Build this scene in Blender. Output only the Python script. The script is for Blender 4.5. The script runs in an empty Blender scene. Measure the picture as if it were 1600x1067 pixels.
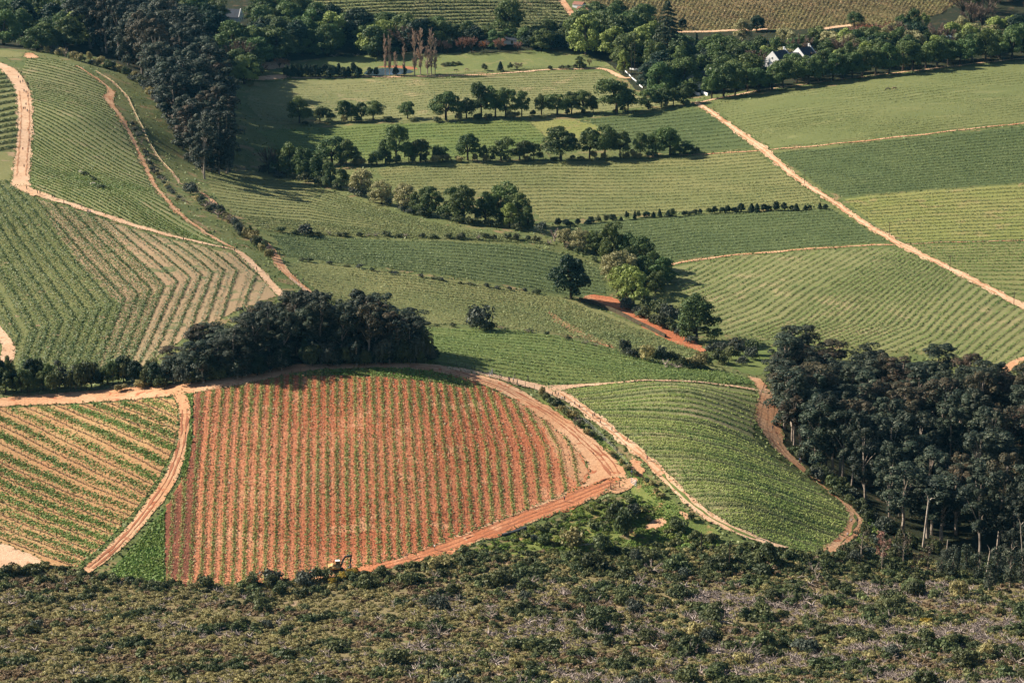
import bpy, bmesh, math, random
import numpy as np
from mathutils import Vector, Matrix
from mathutils.geometry import delaunay_2d_cdt

scene = bpy.context.scene
COL = scene.collection
random.seed(7)
RNG = np.random.default_rng(11)

# ------------------------------------------------------------------ camera, sky, sun, exposure
EYE = 300.0
FOC = 3600.0
PITCH = math.radians(17.5)
cam_data = bpy.data.cameras.new('camera')
cam_data.sensor_width = 36.0
cam_data.lens = 36.0 * FOC / 1600.0
cam_data.clip_start = 1.0
cam_data.clip_end = 12000.0
cam = bpy.data.objects.new('camera', cam_data)
cam.location = (0, 0, EYE)
cam.rotation_euler = (math.radians(90) - PITCH, 0, 0)
COL.objects.link(cam)
scene.camera = cam

SUN_EL = math.radians(33)
SUN_DIR = Vector((-math.cos(math.radians(18)), math.sin(math.radians(18)), 0)) * math.cos(SUN_EL) + Vector((0, 0, math.sin(SUN_EL)))
world = bpy.data.worlds.new('World')
scene.world = world
world.use_nodes = True
wn = world.node_tree
wn.nodes.clear()
sky = wn.nodes.new('ShaderNodeTexSky')
sky.sky_type = 'NISHITA'
sky.sun_disc = False
sky.sun_elevation = SUN_EL
sky.sun_rotation = math.atan2(SUN_DIR.x, SUN_DIR.y)
sky.altitude = 200
bg = wn.nodes.new('ShaderNodeBackground')
bg.inputs['Strength'].default_value = 0.05
wo = wn.nodes.new('ShaderNodeOutputWorld')
wn.links.new(sky.outputs[0], bg.inputs['Color'])
wn.links.new(bg.outputs[0], wo.inputs['Surface'])

sun_data = bpy.data.lights.new('sun', 'SUN')
sun_data.energy = 5.0
sun_data.angle = math.radians(0.5)
sun_data.color = (1.0, 0.92, 0.80)
sun = bpy.data.objects.new('sun', sun_data)
sun.rotation_euler = (-SUN_DIR).to_track_quat('-Z', 'Y').to_euler()
sun.location = (-300, 200, 500)
COL.objects.link(sun)

scene.view_settings.view_transform = 'Standard'
scene.view_settings.look = 'None'
scene.view_settings.gamma = 1.0
scene.view_settings.exposure = 1.18
scene.view_settings.use_curve_mapping = False
scene.render.engine = 'CYCLES'
scene.cycles.max_bounces = 5
scene.cycles.diffuse_bounces = 3
scene.cycles.glossy_bounces = 2
scene.cycles.transmission_bounces = 3
scene.cycles.volume_bounces = 0
scene.cycles.use_denoising = True
scene.cycles.denoising_prefilter = 'ACCURATE'
scene.cycles.sample_clamp_indirect = 6.0
HAZE_DENSITY = 0.000012

# ------------------------------------------------------------------ small helpers
def lin(c):
    c = c / 255.0
    return c / 12.92 if c <= 0.04045 else ((c + 0.055) / 1.055) ** 2.4

def sc(r, g, b, k=0.72):
    return (lin(r) * k, lin(g) * k, lin(b) * k, 1.0)

def tag(o, label=None, cat=None, group=None, kind=None):
    if label: o['label'] = label
    if cat: o['category'] = cat
    if group: o['group'] = group
    if kind: o['kind'] = kind
    return o

def link(name, data, parent=None, loc=None):
    o = bpy.data.objects.new(name, data)
    COL.objects.link(o)
    if parent: o.parent = parent
    if loc is not None: o.location = loc
    return o

def mesh_np(name, V, Fq, mats, midx=None, smooth=False):
    """V (n,3), Fq (m,k) with one face size"""
    V = np.ascontiguousarray(V, dtype=np.float32)
    Fq = np.ascontiguousarray(Fq, dtype=np.int32)
    me = bpy.data.meshes.new(name)
    n, (m, k) = len(V), Fq.shape
    me.vertices.add(n)
    me.vertices.foreach_set('co', V.ravel())
    me.loops.add(m * k)
    me.loops.foreach_set('vertex_index', Fq.ravel())
    me.polygons.add(m)
    me.polygons.foreach_set('loop_start', np.arange(0, m * k, k, dtype=np.int32))
    me.polygons.foreach_set('loop_total', np.full(m, k, dtype=np.int32))
    if midx is not None:
        me.polygons.foreach_set('material_index', np.asarray(midx, dtype=np.int32))
    if smooth:
        me.polygons.foreach_set('use_smooth', np.ones(m, dtype=bool))
    for mt in (mats if isinstance(mats, (list, tuple)) else [mats]):
        me.materials.append(mt)
    me.update()
    me.validate()
    return me

def ordinal(i):
    w = ['first', 'second', 'third', 'fourth', 'fifth', 'sixth', 'seventh', 'eighth', 'ninth', 'tenth', 'eleventh', 'twelfth',
         'thirteenth', 'fourteenth', 'fifteenth', 'sixteenth', 'seventeenth', 'eighteenth', 'nineteenth', 'twentieth']
    if i < 20: return w[i]
    n = i + 1
    s = 'th' if 10 <= n % 100 <= 20 else {1: 'st', 2: 'nd', 3: 'rd'}.get(n % 10, 'th')
    return f'{n}{s}'

# ------------------------------------------------------------------ the lie of the land
FWD = np.array([0, math.cos(PITCH), -math.sin(PITCH)])
UPV = np.array([0, math.sin(PITCH), math.cos(PITCH)])

def rays(p):
    p = np.atleast_2d(np.asarray(p, float))
    return FWD + ((p[:, 0] - 800) / FOC)[:, None] * np.array([1, 0, 0]) + ((533.5 - p[:, 1]) / FOC)[:, None] * UPV

# spot heights surveyed off the photograph: direction of sight and ground level in metres
SPOT = [(-300,1300,90),(800,1300,92),(1900,1300,92),
(-100,1067,38),(400,1067,36),(800,1067,37),(1200,1067,37),(1700,1067,36),
(-100,965,20),(300,965,19),(700,965,18),(1100,965,18),(1400,965,17),(1700,965,18),
(-100,880,10),(150,893,7),(350,912,6),(520,900,6),(700,852,9),(850,815,11),(980,765,13),(1100,830,10),(1200,858,8),(1300,872,2),(1400,880,-3),(1500,900,-2),(1700,915,2),
(265,800,13),(450,800,14),(650,800,14),(850,760,14),
(300,640,28),(450,640,27),(600,650,26),(750,680,22),(880,720,17),
(310,600,31),(460,574,32),(640,570,30),(780,596,25),(870,618,21),(960,680,19),(1040,745,16),
(-100,850,9),(120,760,14),(-100,630,24),(100,622,24),(260,614,28),
(-80,590,24),(120,590,23),(260,560,24),(-80,500,27),(150,500,26),(300,480,26),(430,460,24),(-80,400,31),(150,400,30),(360,392,27),(-80,300,37),(33,292,36),(180,300,33),
(-80,180,40),(38,180,39),(130,180,36),(-80,100,40),(30,100,38),(130,105,32),(200,190,26),(270,300,20),(60,82,32),(-80,60,30),
(330,290,10),(430,400,17),(480,445,20),(560,440,13),(640,510,16),(760,512,11),(850,520,10),(960,550,10),(1050,580,12),(1180,605,8),
(960,600,20),(1080,610,20),(950,650,20),(1080,690,19),(1180,690,9),(1190,650,7),(1150,780,14),(1250,770,6),(1260,835,4),(1330,805,-1),(1215,720,5),
(1300,740,-4),(1400,800,-9),(1500,830,-10),(1700,830,-8),(1350,640,-6),(1500,680,-8),(1700,640,0),(1300,570,-2),(1580,580,2),(1700,560,4),
(330,260,0),(400,300,4),(560,330,2),(700,372,6),(860,380,0),(500,390,12),(700,420,7),(890,466,0),(980,490,-2),(1100,550,-2),
(600,262,-4),(850,340,-6),(1000,420,-6),(1150,520,-4),(1250,450,0),(1400,385,2),(1500,500,4),(1700,470,6),(1300,310,0),(1100,240,-4),(1500,300,4),(1700,300,6),
(450,190,-6),(700,180,-6),(950,175,-4),(1090,165,0),(1300,180,8),(1600,150,12),(1750,150,12),(1400,115,6),(1600,95,6),(1750,90,6),
(420,125,-8),(700,115,-8),(940,110,-6),(300,160,8),(250,90,10),(330,60,4),(100,40,14),(-100,30,12),
(500,20,6),(700,30,6),(850,45,4),(650,0,14),(880,0,12),(1000,30,4),(1200,40,4),(1400,20,10),(1200,0,14),(1550,10,8),(1750,10,8),(0,0,10),(300,0,10),
(-200,-60,16),(400,-60,24),(800,-60,24),(1200,-60,24),(1800,-60,20)]
_A = np.array(SPOT, float)
_d = rays(_A[:, :2])
_XY = _d[:, :2] * ((_A[:, 2] - EYE) / _d[:, 2])[:, None]
def _U(r2): return np.where(r2 > 0, r2 * np.log(np.maximum(r2, 1e-12)), 0)
def _fit():
    q = _XY / 1000.0
    n = len(q)
    K = _U(((q[:, None] - q[None]) ** 2).sum(-1)) + 2e-4 * np.eye(n)
    Pm = np.c_[np.ones(n), q]
    M = np.block([[K, Pm], [Pm.T, np.zeros((3, 3))]])
    return np.linalg.solve(M, np.r_[_A[:, 2], 0, 0, 0])
_W = _fit()
def _tps(x, y):
    q = np.stack([x, y], -1) / 1000.0
    r2 = ((q[..., None, :] - _XY / 1000.0) ** 2).sum(-1)
    return _U(r2) @ _W[:-3] + _W[-3] + q @ _W[-2:]

def _axis(lo, hi, step, far):
    core = np.arange(lo, hi + 0.1, step)
    out = []
    s, v = step * 1.6, lo
    while v > -far:
        v -= s; out.append(v); s *= 1.5
    left = out[::-1]
    out = []; s, v = step * 1.6, core[-1]
    while v < far:
        v += s; out.append(v); s *= 1.5
    return np.array(left + list(core) + out)
GX = _axis(-520, 520, 4.0, 5000)
GY = _axis(430, 2160, 4.0, 5000)
def _heights():
    X, Y = np.meshgrid(GX, GY)
    Xc, Yc = np.clip(X, -560, 560), np.clip(Y, 400, 2200)
    Z = np.empty_like(X)
    for j in range(len(GY)):
        Z[j] = _tps(Xc[j], Yc[j])
    Z += 0.22 * np.sin(X * 0.19 + 1.3 * np.sin(Y * 0.05)) * np.sin(Y * 0.16 + 0.7 * np.sin(X * 0.07)) * (np.abs(X) < 560)
    return Z
GZ = _heights()
def hz(x, y):
    x = np.asarray(x, float); y = np.asarray(y, float)
    i = np.clip(np.searchsorted(GX, x) - 1, 0, len(GX) - 2)
    j = np.clip(np.searchsorted(GY, y) - 1, 0, len(GY) - 2)
    a = np.clip((x - GX[i]) / (GX[i + 1] - GX[i]), 0, 1)
    b = np.clip((y - GY[j]) / (GY[j + 1] - GY[j]), 0, 1)
    return GZ[j, i] * (1 - a) * (1 - b) + GZ[j, i + 1] * a * (1 - b) + GZ[j + 1, i] * (1 - a) * b + GZ[j + 1, i + 1] * a * b

def atm(P):
    """where the sight lines through these points of the photograph meet the ground"""
    d = rays(P)
    ts = np.arange(430.0, 2300.0, 3.0)
    hit = np.full(len(d), np.nan)
    for k0 in range(0, len(ts), 120):
        t = ts[k0:k0 + 120]
        q = d[:, None, :] * t[None, :, None]
        below = EYE + q[..., 2] < hz(q[..., 0], q[..., 1])
        anyb = below.any(1)
        first = below.argmax(1)
        new = np.isnan(hit) & anyb
        hit[new] = t[first[new]]
        if not np.isnan(hit).any(): break
    hit = np.where(np.isnan(hit), 2300.0, hit)
    lo, hi = hit - 3.0, hit.copy()
    for _ in range(9):
        m = (lo + hi) / 2
        q = d * m[:, None]
        b = EYE + q[:, 2] < hz(q[:, 0], q[:, 1])
        hi = np.where(b, m, hi); lo = np.where(b, lo, m)
    q = d * hi[:, None]
    q[:, 2] = hz(q[:, 0], q[:, 1])
    return q

def at(px, py):
    return Vector(atm([(px, py)])[0])

def drape(xy, dz=0.0):
    xy = np.asarray(xy, float)
    return np.c_[xy, hz(xy[:, 0], xy[:, 1]) + dz]

def ppm(p):
    """photograph pixels to a metre at a point"""
    return FOC / (p[1] * FWD[1] + (p[2] - EYE) * FWD[2])

def inside(xy, poly):
    x, y = xy[:, 0], xy[:, 1]
    r = np.zeros(len(xy), bool)
    bx = (x > poly[:, 0].min()) & (x < poly[:, 0].max()) & (y > poly[:, 1].min()) & (y < poly[:, 1].max())
    idx = np.nonzero(bx)[0]
    if not len(idx): return r
    xs, ys = x[idx], y[idx]
    rr = np.zeros(len(idx), bool)
    for (x0, y0), (x1, y1) in zip(poly, np.roll(poly, -1, axis=0)):
        if y0 == y1: continue
        c = ((y0 > ys) != (y1 > ys)) & (xs < (x1 - x0) * (ys - y0) / (y1 - y0) + x0)
        rr ^= c
    r[idx] = rr
    return r

# ------------------------------------------------------------------ materials
def nodes_of(name):
    m = bpy.data.materials.new(name)
    m.use_nodes = True
    nt = m.node_tree
    return m, nt, nt.nodes['Principled BSDF'], nt.nodes['Material Output']

def noise_node(nt, scale, detail=4.0, rough=0.6, dist=0.0, stretch=None):
    geo = nt.nodes.new('ShaderNodeNewGeometry')
    src = geo.outputs['Position']
    if stretch:
        mp = nt.nodes.new('ShaderNodeMapping')
        mp.inputs['Rotation'].default_value = (0, 0, stretch[0])
        mp.inputs['Scale'].default_value = (stretch[1], 1, 1)
        nt.links.new(src, mp.inputs['Vector'])
        src = mp.outputs[0]
    n = nt.nodes.new('ShaderNodeTexNoise')
    n.inputs['Scale'].default_value = scale
    n.inputs['Detail'].default_value = detail
    n.inputs['Roughness'].default_value = rough
    n.inputs['Distortion'].default_value = dist
    nt.links.new(src, n.inputs['Vector'])
    return n.outputs['Fac']

def ramp(nt, fac, lo, hi):
    r = nt.nodes.new('ShaderNodeMapRange')
    r.inputs['From Min'].default_value = lo
    r.inputs['From Max'].default_value = hi
    r.interpolation_type = 'SMOOTHSTEP'
    nt.links.new(fac, r.inputs['Value'])
    return r.outputs['Result']

def mixc(nt, fac, a, b):
    m = nt.nodes.new('ShaderNodeMix')
    m.data_type = 'RGBA'
    if isinstance(fac, (int, float)): m.inputs[0].default_value = fac
    else: nt.links.new(fac, m.inputs[0])
    for s, v in ((m.inputs[6], a), (m.inputs[7], b)):
        if isinstance(v, tuple): s.default_value = v
        else: nt.links.new(v, s)
    return m.outputs[2]

def ground_mat(name, c0, c1, c2=None, big=0.02, mid=0.16, fine=1.3, bump=0.35, c3=None, stretch=None, mixfine=0.5):
    """soil, sand or turf: large patches c0-c1, small mottling towards c2, odd spots of c3"""
    m, nt, p, out = nodes_of(name)
    c2 = c2 or c1
    a = mixc(nt, ramp(nt, noise_node(nt, big, 3, 0.55, 0.5), 0.38, 0.62), c0, c1)
    f = ramp(nt, noise_node(nt, fine, 5, 0.7), 0.40, 0.66)
    mul = nt.nodes.new('ShaderNodeMath'); mul.operation = 'MULTIPLY'; mul.inputs[1].default_value = mixfine
    nt.links.new(f, mul.inputs[0])
    b = mixc(nt, mul.outputs[0], a, c2)
    if c3:
        b = mixc(nt, ramp(nt, noise_node(nt, mid, 4, 0.62, 0.6, stretch), 0.54, 0.68), b, c3)
    nt.links.new(b, p.inputs['Base Color'])
    p.inputs['Roughness'].default_value = 0.95
    p.inputs['Specular IOR Level'].default_value = 0.1
    if bump:
        bm_ = nt.nodes.new('ShaderNodeBump')
        bm_.inputs['Strength'].default_value = bump
        bm_.inputs['Distance'].default_value = 0.6
        nt.links.new(noise_node(nt, 0.9, 6, 0.72), bm_.inputs['Height'])
        nt.links.new(bm_.outputs[0], p.inputs['Normal'])
    return m

def leaf_mat(name, c0, c1, c2=None, scale=0.12, rough=0.6, spec=0.25, transl=0.22, vary=0.35, hue=True):
    m, nt, p, out = nodes_of(name)
    a = mixc(nt, ramp(nt, noise_node(nt, scale, 3, 0.6), 0.36, 0.64), c0, c1)
    if c2:
        a = mixc(nt, ramp(nt, noise_node(nt, scale * 6, 3, 0.65), 0.50, 0.72), a, c2)
    oi = nt.nodes.new('ShaderNodeObjectInfo')
    r = nt.nodes.new('ShaderNodeMapRange')
    r.inputs['To Min'].default_value = 1.0 - vary
    r.inputs['To Max'].default_value = 1.0 + vary
    nt.links.new(oi.outputs['Random'], r.inputs['Value'])
    hsv = nt.nodes.new('ShaderNodeHueSaturation')
    if hue and vary > .12:
        w1 = nt.nodes.new('ShaderNodeMath'); w1.operation = 'MULTIPLY'; w1.inputs[1].default_value = 17.31
        w2 = nt.nodes.new('ShaderNodeMath'); w2.operation = 'FRACT'
        w3 = nt.nodes.new('ShaderNodeMapRange'); w3.inputs['To Min'].default_value = .462; w3.inputs['To Max'].default_value = .512
        nt.links.new(oi.outputs['Random'], w1.inputs[0]); nt.links.new(w1.outputs[0], w2.inputs[0]); nt.links.new(w2.outputs[0], w3.inputs['Value'])
        nt.links.new(w3.outputs[0], hsv.inputs['Hue'])
    nt.links.new(a, hsv.inputs['Color'])
    nt.links.new(r.outputs[0], hsv.inputs['Value'])
    nt.links.new(hsv.outputs[0], p.inputs['Base Color'])
    p.inputs['Roughness'].default_value = rough
    p.inputs['Specular IOR Level'].default_value = spec
    if transl:
        t = nt.nodes.new('ShaderNodeBsdfTranslucent')
        nt.links.new(hsv.outputs[0], t.inputs['Color'])
        mx = nt.nodes.new('ShaderNodeMixShader')
        mx.inputs[0].default_value = transl
        nt.links.new(p.outputs[0], mx.inputs[1])
        nt.links.new(t.outputs[0], mx.inputs[2])
        nt.links.new(mx.outputs[0], out.inputs['Surface'])
    return m

def plain_mat(name, c, rough=0.7, spec=0.3, c1=None, scale=3.0, metal=0.0, bump=0.0):
    m, nt, p, out = nodes_of(name)
    c1 = c1 or (c[0] * 0.8, c[1] * 0.8, c[2] * 0.8, 1)
    tc = nt.nodes.new('ShaderNodeTexCoord')
    n = nt.nodes.new('ShaderNodeTexNoise')
    n.inputs['Scale'].default_value = scale
    n.inputs['Detail'].default_value = 4
    nt.links.new(tc.outputs['Object'], n.inputs['Vector'])
    nt.links.new(mixc(nt, ramp(nt, n.outputs['Fac'], 0.4, 0.68), c, c1), p.inputs['Base Color'])
    p.inputs['Roughness'].default_value = rough
    p.inputs['Specular IOR Level'].default_value = spec
    p.inputs['Metallic'].default_value = metal
    if bump:
        b = nt.nodes.new('ShaderNodeBump'); b.inputs['Strength'].default_value = bump
        nt.links.new(n.outputs['Fac'], b.inputs['Height']); nt.links.new(b.outputs[0], p.inputs['Normal'])
    return m

# ------------------------------------------------------------------ haze and ground sheet
bm = bmesh.new()
bmesh.ops.create_cube(bm, size=1.0)
zlo = float(GZ.min()) - 1.0
for v in bm.verts:
    v.co = Vector((v.co.x * 10600 * 2, v.co.y * 10600 * 2, zlo if v.co.z < 0 else EYE + 12))
me = bpy.data.meshes.new('haze'); bm.to_mesh(me); bm.free()
hm = bpy.data.materials.new('haze_air'); hm.use_nodes = True
hm.node_tree.nodes.clear()
pv = hm.node_tree.nodes.new('ShaderNodeVolumePrincipled')
pv.inputs['Color'].default_value = (0.18, 0.62, 1.0, 1)
pv.inputs['Density'].default_value = HAZE_DENSITY
pv.inputs['Anisotropy'].default_value = 0.2
mo = hm.node_tree.nodes.new('ShaderNodeOutputMaterial')
hm.node_tree.links.new(pv.outputs[0], mo.inputs['Volume'])
me.materials.append(hm)
tag(link('haze', me), kind='stuff')

M = {}
M['ground'] = ground_mat('rough_pasture', sc(104,114,66), sc(122,124,76), sc(78,92,52), big=0.03, fine=0.8, c3=sc(150,128,92), mid=0.07)
X, Y = np.meshgrid(GX, GY)
nx, ny = len(GX), len(GY)
idx = np.arange(nx * ny).reshape(ny, nx)
Fq = np.stack([idx[:-1, :-1], idx[:-1, 1:], idx[1:, 1:], idx[1:, :-1]], -1).reshape(-1, 4)
tag(link('ground', mesh_np('ground', np.c_[X.ravel(), Y.ravel(), GZ.ravel()], Fq, M['ground'], smooth=True)), kind='structure')

COVER = []        # outlines (world XY) of every field and track, for keeping growth off tracks and in fields
TRACKS = []

def resample(P, step):
    P = np.asarray(P, float)
    s = np.r_[0, np.cumsum(np.hypot(*(np.diff(P, axis=0).T)))]
    n = max(2, int(round(s[-1] / step)) + 1)
    u = np.linspace(0, s[-1], n)
    return np.c_[np.interp(u, s, P[:, 0]), np.interp(u, s, P[:, 1])]

def chaikin(P, it=2, closed=True):
    P = np.asarray(P, float)
    for _ in range(it):
        if closed:
            Q = np.roll(P, -1, axis=0)
            P = np.stack([P * 0.75 + Q * 0.25, P * 0.25 + Q * 0.75], 1).reshape(-1, 2)
        else:
            a, b = P[:-1], P[1:]
            mid = np.stack([a * 0.75 + b * 0.25, a * 0.25 + b * 0.75], 1).reshape(-1, 2)
            P = np.vstack([P[:1], mid, P[-1:]])
    return P

def outline(poly_px, jitter=0.35, smooth=1, step=2.0):
    P = chaikin(poly_px, smooth) if smooth else np.asarray(poly_px, float)
    w = atm(P)[:, :2]
    w = resample(np.vstack([w, w[:1]]), step)[:-1]
    if jitter:
        w = w + RNG.normal(0, jitter, w.shape)
    return w

def patch(name, poly_px, mat, dz, spacing=5.0, jitter=0.35, smooth=1, track=False, step=2.0, world_poly=None):
    w = outline(poly_px, jitter, smooth, step) if world_poly is None else world_poly
    lo, hi = w.min(0), w.max(0)
    gx, gy = np.meshgrid(np.arange(lo[0], hi[0], spacing), np.arange(lo[1], hi[1], spacing))
    g = np.c_[gx.ravel(), gy.ravel()] + RNG.uniform(-0.8, 0.8, (gx.size, 2))
    g = g[inside(g, w)]
    vs = [Vector(p) for p in w] + [Vector(p) for p in g]
    r = delaunay_2d_cdt(vs, [], [list(range(len(w)))], 1, 1e-3)
    co = np.array([(v.x, v.y) for v in r[0]])
    me = mesh_np(name, drape(co, dz), np.array([f for f in r[2] if len(f) == 3]), mat, smooth=True)
    o = tag(link(name, me), kind='structure')
    COVER.append(w)
    if track: TRACKS.append(w)
    return w

def ribbon(name, pts_px, width, mat, dz, jitter=0.18, smooth=2, track=True, step=1.5, world_pts=None):
    """a track: width in metres, one number or one per point"""
    c3 = atm(pts_px)[:, :2] if world_pts is None else np.asarray(world_pts, float)
    wd = np.full(len(c3), width, float) if np.isscalar(width) else np.asarray(width, float)
    q = chaikin(c3, smooth, closed=False)
    ww = chaikin(np.c_[wd, wd], smooth, closed=False)[:, 0]
    s = np.r_[0, np.cumsum(np.hypot(*(np.diff(q, axis=0).T)))]
    n = max(3, int(s[-1] / step))
    u = np.linspace(0, s[-1], n)
    c = np.c_[np.interp(u, s, q[:, 0]), np.interp(u, s, q[:, 1])]
    h = np.interp(u, s, ww) / 2
    t = np.gradient(c, axis=0); t /= np.linalg.norm(t, axis=1)[:, None]
    nrm = np.c_[-t[:, 1], t[:, 0]]
    e = np.convolve(RNG.normal(0, 1, n + 4), [0.2, 0.6, 1, 0.6, 0.2], 'valid')[:n] * jitter
    f = np.convolve(RNG.normal(0, 1, n + 4), [0.2, 0.6, 1, 0.6, 0.2], 'valid')[:n] * jitter
    k = max(3, int(np.ceil(h.max() * 2 / 2.5)) + 1)
    rows = []
    for a in np.linspace(-1, 1, k):
        off = a * h + (e if a == -1 else f if a == 1 else 0)
        rows.append(drape(c + nrm * off[:, None], dz))
    V = np.stack(rows, 1).reshape(-1, 3)
    I = np.arange(n * k).reshape(n, k)
    Fq = np.stack([I[:-1, :-1], I[:-1, 1:], I[1:, 1:], I[1:, :-1]], -1).reshape(-1, 4)
    o = tag(link(name, mesh_np(name, V, Fq[:, ::-1], mat, smooth=True)), kind='structure')
    w = np.vstack([c + nrm * h[:, None], (c - nrm * h[:, None])[::-1]])
    if track:
        TRACKS.append(w); COVER.append(w)
    return c

# ------------------------------------------------------------------ rows and tufts of growth
def leaf_quads(C, size, up=0.8, aspect=1.0):
    """one leaf-clump quad at each centre; normals spread about the vertical"""
    n = len(C)
    N = RNG.normal(0, 1, (n, 3)); N[:, 2] = np.abs(N[:, 2]) + up
    N /= np.linalg.norm(N, axis=1)[:, None]
    A = np.cross(N, RNG.normal(0, 1, (n, 3))); A /= np.linalg.norm(A, axis=1)[:, None]
    B = np.cross(N, A)
    s = (size * RNG.uniform(0.6, 1.35, n))[:, None] * 0.5
    a, b = A * s, B * s * aspect
    V = np.stack([C - a - b, C + a - b * 0.6, C + a * 0.8 + b, C - a * 0.7 + b], 1)
    return V.reshape(-1, 3)

def quad_mesh(name, V, mats, midx=None):
    return mesh_np(name, V, np.arange(len(V)).reshape(-1, 4), mats, midx)

def guided_rows(poly, guides_px, n, pos=None, step=0.5, wob=0.12, skip_tracks=True):
    """n rows swept from the first guide line to the last; each row is a list of runs inside the field"""
    G = [atm(g)[:, :2] for g in guides_px]
    ext = []
    for g in G:
        a = g[0] + (g[0] - g[1]) / np.linalg.norm(g[0] - g[1]) * 60
        b = g[-1] + (g[-1] - g[-2]) / np.linalg.norm(g[-1] - g[-2]) * 60
        ext.append(np.vstack([a, g, b]))
    G = np.array(ext)
    pos = np.linspace(0, 1, len(G)) if pos is None else np.asarray(pos, float)
    rows = []
    for t in np.linspace(pos[0] , pos[-1], n):
        k = int(np.clip(np.searchsorted(pos, t) - 1, 0, len(G) - 2))
        a = (t - pos[k]) / (pos[k + 1] - pos[k])
        L = resample(G[k] * (1 - a) + G[k + 1] * a, step)
        L = L + np.convolve(RNG.normal(0, wob, len(L) + 8), np.ones(9) / 3, 'valid')[:, None] * 0.5
        ok = inside(L, poly)
        if skip_tracks and ok.any():
            for w in TRACKS: ok &= ~inside(L, w)
        rows.append(L[ok])
    return rows

def row_verts(L, width, height, size, per, up=0.7, keep=None, aspect=1.0):
    """tuft quads along one row"""
    if len(L) < 3: return None
    C = np.repeat(L, per, axis=0)
    if keep is not None:
        C = C[RNG.random(len(C)) < keep(C)]
    if len(C) < 2: return None
    C = C + np.c_[RNG.normal(0, width / 2, len(C)), RNG.normal(0, width / 2, len(C))]
    z = hz(C[:, 0], C[:, 1]) + RNG.uniform(0.1, 1.0, len(C)) * height
    return leaf_quads(np.c_[C, z], size, up, aspect)

def posts_verts(L, gap, h, r=0.07):
    k = max(1, int(gap / 0.5))
    P = L[::k]
    z = hz(P[:, 0], P[:, 1])
    V = []
    ca = [(-1, -1), (1, -1), (1, 1), (-1, 1)]
    for (x, y), zz in zip(P, z):
        hh = h * random.uniform(0.85, 1.1)
        lx, ly = random.uniform(-.06, .06), random.uniform(-.06, .06)
        for q in range(4):
            (ax, ay), (bx, by) = ca[q], ca[(q + 1) % 4]
            V += [(x + ax * r, y + ay * r, zz - 0.1), (x + bx * r, y + by * r, zz - 0.1),
                  (x + bx * r + lx, y + by * r + ly, zz + hh), (x + ax * r + lx, y + ay * r + ly, zz + hh)]
        V += [(x - r + lx, y - r + ly, zz + hh), (x + r + lx, y - r + ly, zz + hh), (x + r + lx, y + r + ly, zz + hh), (x - r + lx, y + r + ly, zz + hh)]
    return np.array(V)

def plant_rows(rows, name, mat, label, group, width, height, size, per, up=0.7, keep=None, posts=None, aspect=1.0, post_mat=None, cat='vine row'):
    """every row of a near field is a thing of its own"""
    n_in = sum(1 for L in rows if len(L) >= 3)
    k = -1
    for L in rows:
        if len(L) < 3: continue
        k += 1
        V = row_verts(L, width, height, size, per, up, keep, aspect)
        if V is None: continue
        o0 = np.r_[L[0], hz(*L[0])]
        o = link(name, quad_mesh(name, V - o0, mat), loc=o0)
        tag(o, label.format(n=ordinal(k)), cat, group)
        if posts and len(L) > 10:
            pv_ = posts_verts(L, posts[0], posts[1], posts[2]) - o0
            tag(link('trellis_posts', quad_mesh('trellis_posts', pv_, post_mat), o), kind='stuff')

def plant_stuff(rows, name, mat, width, height, size, per, up=0.7, keep=None, aspect=1.0):
    Vs = [row_verts(L, width, height, size, per, up, keep, aspect) for L in rows]
    Vs = [v for v in Vs if v is not None]
    if not Vs: return
    V = np.vstack(Vs)
    o0 = np.r_[V[0][:2], V[0][2]]
    tag(link(name, quad_mesh(name, V - o0, mat), loc=o0), kind='stuff')
#@@FIELDS
#@@TREES
#@@THINGS
# ------------------------------------------------------------------ soils, sands and turfs
M['track_pale'] = ground_mat('pale_sand', sc(236,198,162), sc(224,182,144), sc(206,160,122), big=0.05, fine=0.9, bump=0.6, c3=sc(186,142,106), mid=0.3)
M['track_red'] = ground_mat('red_sand', sc(226,182,142), sc(214,162,120), sc(190,134,98), big=0.05, fine=0.9, bump=0.6, c3=sc(184,112,78), mid=0.25)
M['rut'] = ground_mat('rutted_earth', sc(186,124,90), sc(168,108,78), sc(150,96,70), big=0.1, fine=1.5, bump=0.5)
M['rut_pale'] = ground_mat('packed_wheel_line', sc(206,156,118), sc(190,138,100), sc(168,116,84), big=0.1, fine=1.5, bump=0.5)
M['red_soil'] = ground_mat('red_soil', sc(188,114,78,.82), sc(204,138,100,.84), sc(164,96,66,.8), big=0.018, fine=1.1, bump=0.8, c3=sc(214,158,118,.82), mid=0.07, mixfine=0.7)
M['dark_red_soil'] = ground_mat('dark_red_soil', sc(140,88,68), sc(160,98,74), sc(112,72,58), big=0.06, fine=1.4, bump=0.9)
M['pale_soil'] = ground_mat('pale_soil', sc(220,168,126), sc(206,152,112), sc(186,130,94), big=0.05, fine=1.2, bump=0.8)
M['tan_grass'] = ground_mat('dry_grass', sc(205,166,116), sc(196,152,106), sc(166,124,86), big=0.03, fine=1.0, bump=0.5, c3=sc(190,140,98), mid=0.2, mixfine=0.6)
M['chevron_soil'] = ground_mat('pinkish_soil', sc(188,156,122), sc(170,150,112), sc(158,130,100), big=0.012, fine=1.1, bump=0.6, c3=sc(118,124,82), mid=0.12, mixfine=0.5)
M['turf_olive'] = ground_mat('olive_turf', sc(125,126,78,0.74), sc(139,135,86,0.74), sc(101,110,66,0.74), big=0.02, fine=0.7, bump=0.4)
M['turf_green'] = ground_mat('green_turf', sc(108,122,66,0.72), sc(122,130,73,0.72), sc(87,104,55,0.72), big=0.02, fine=0.7, bump=0.4)
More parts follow.
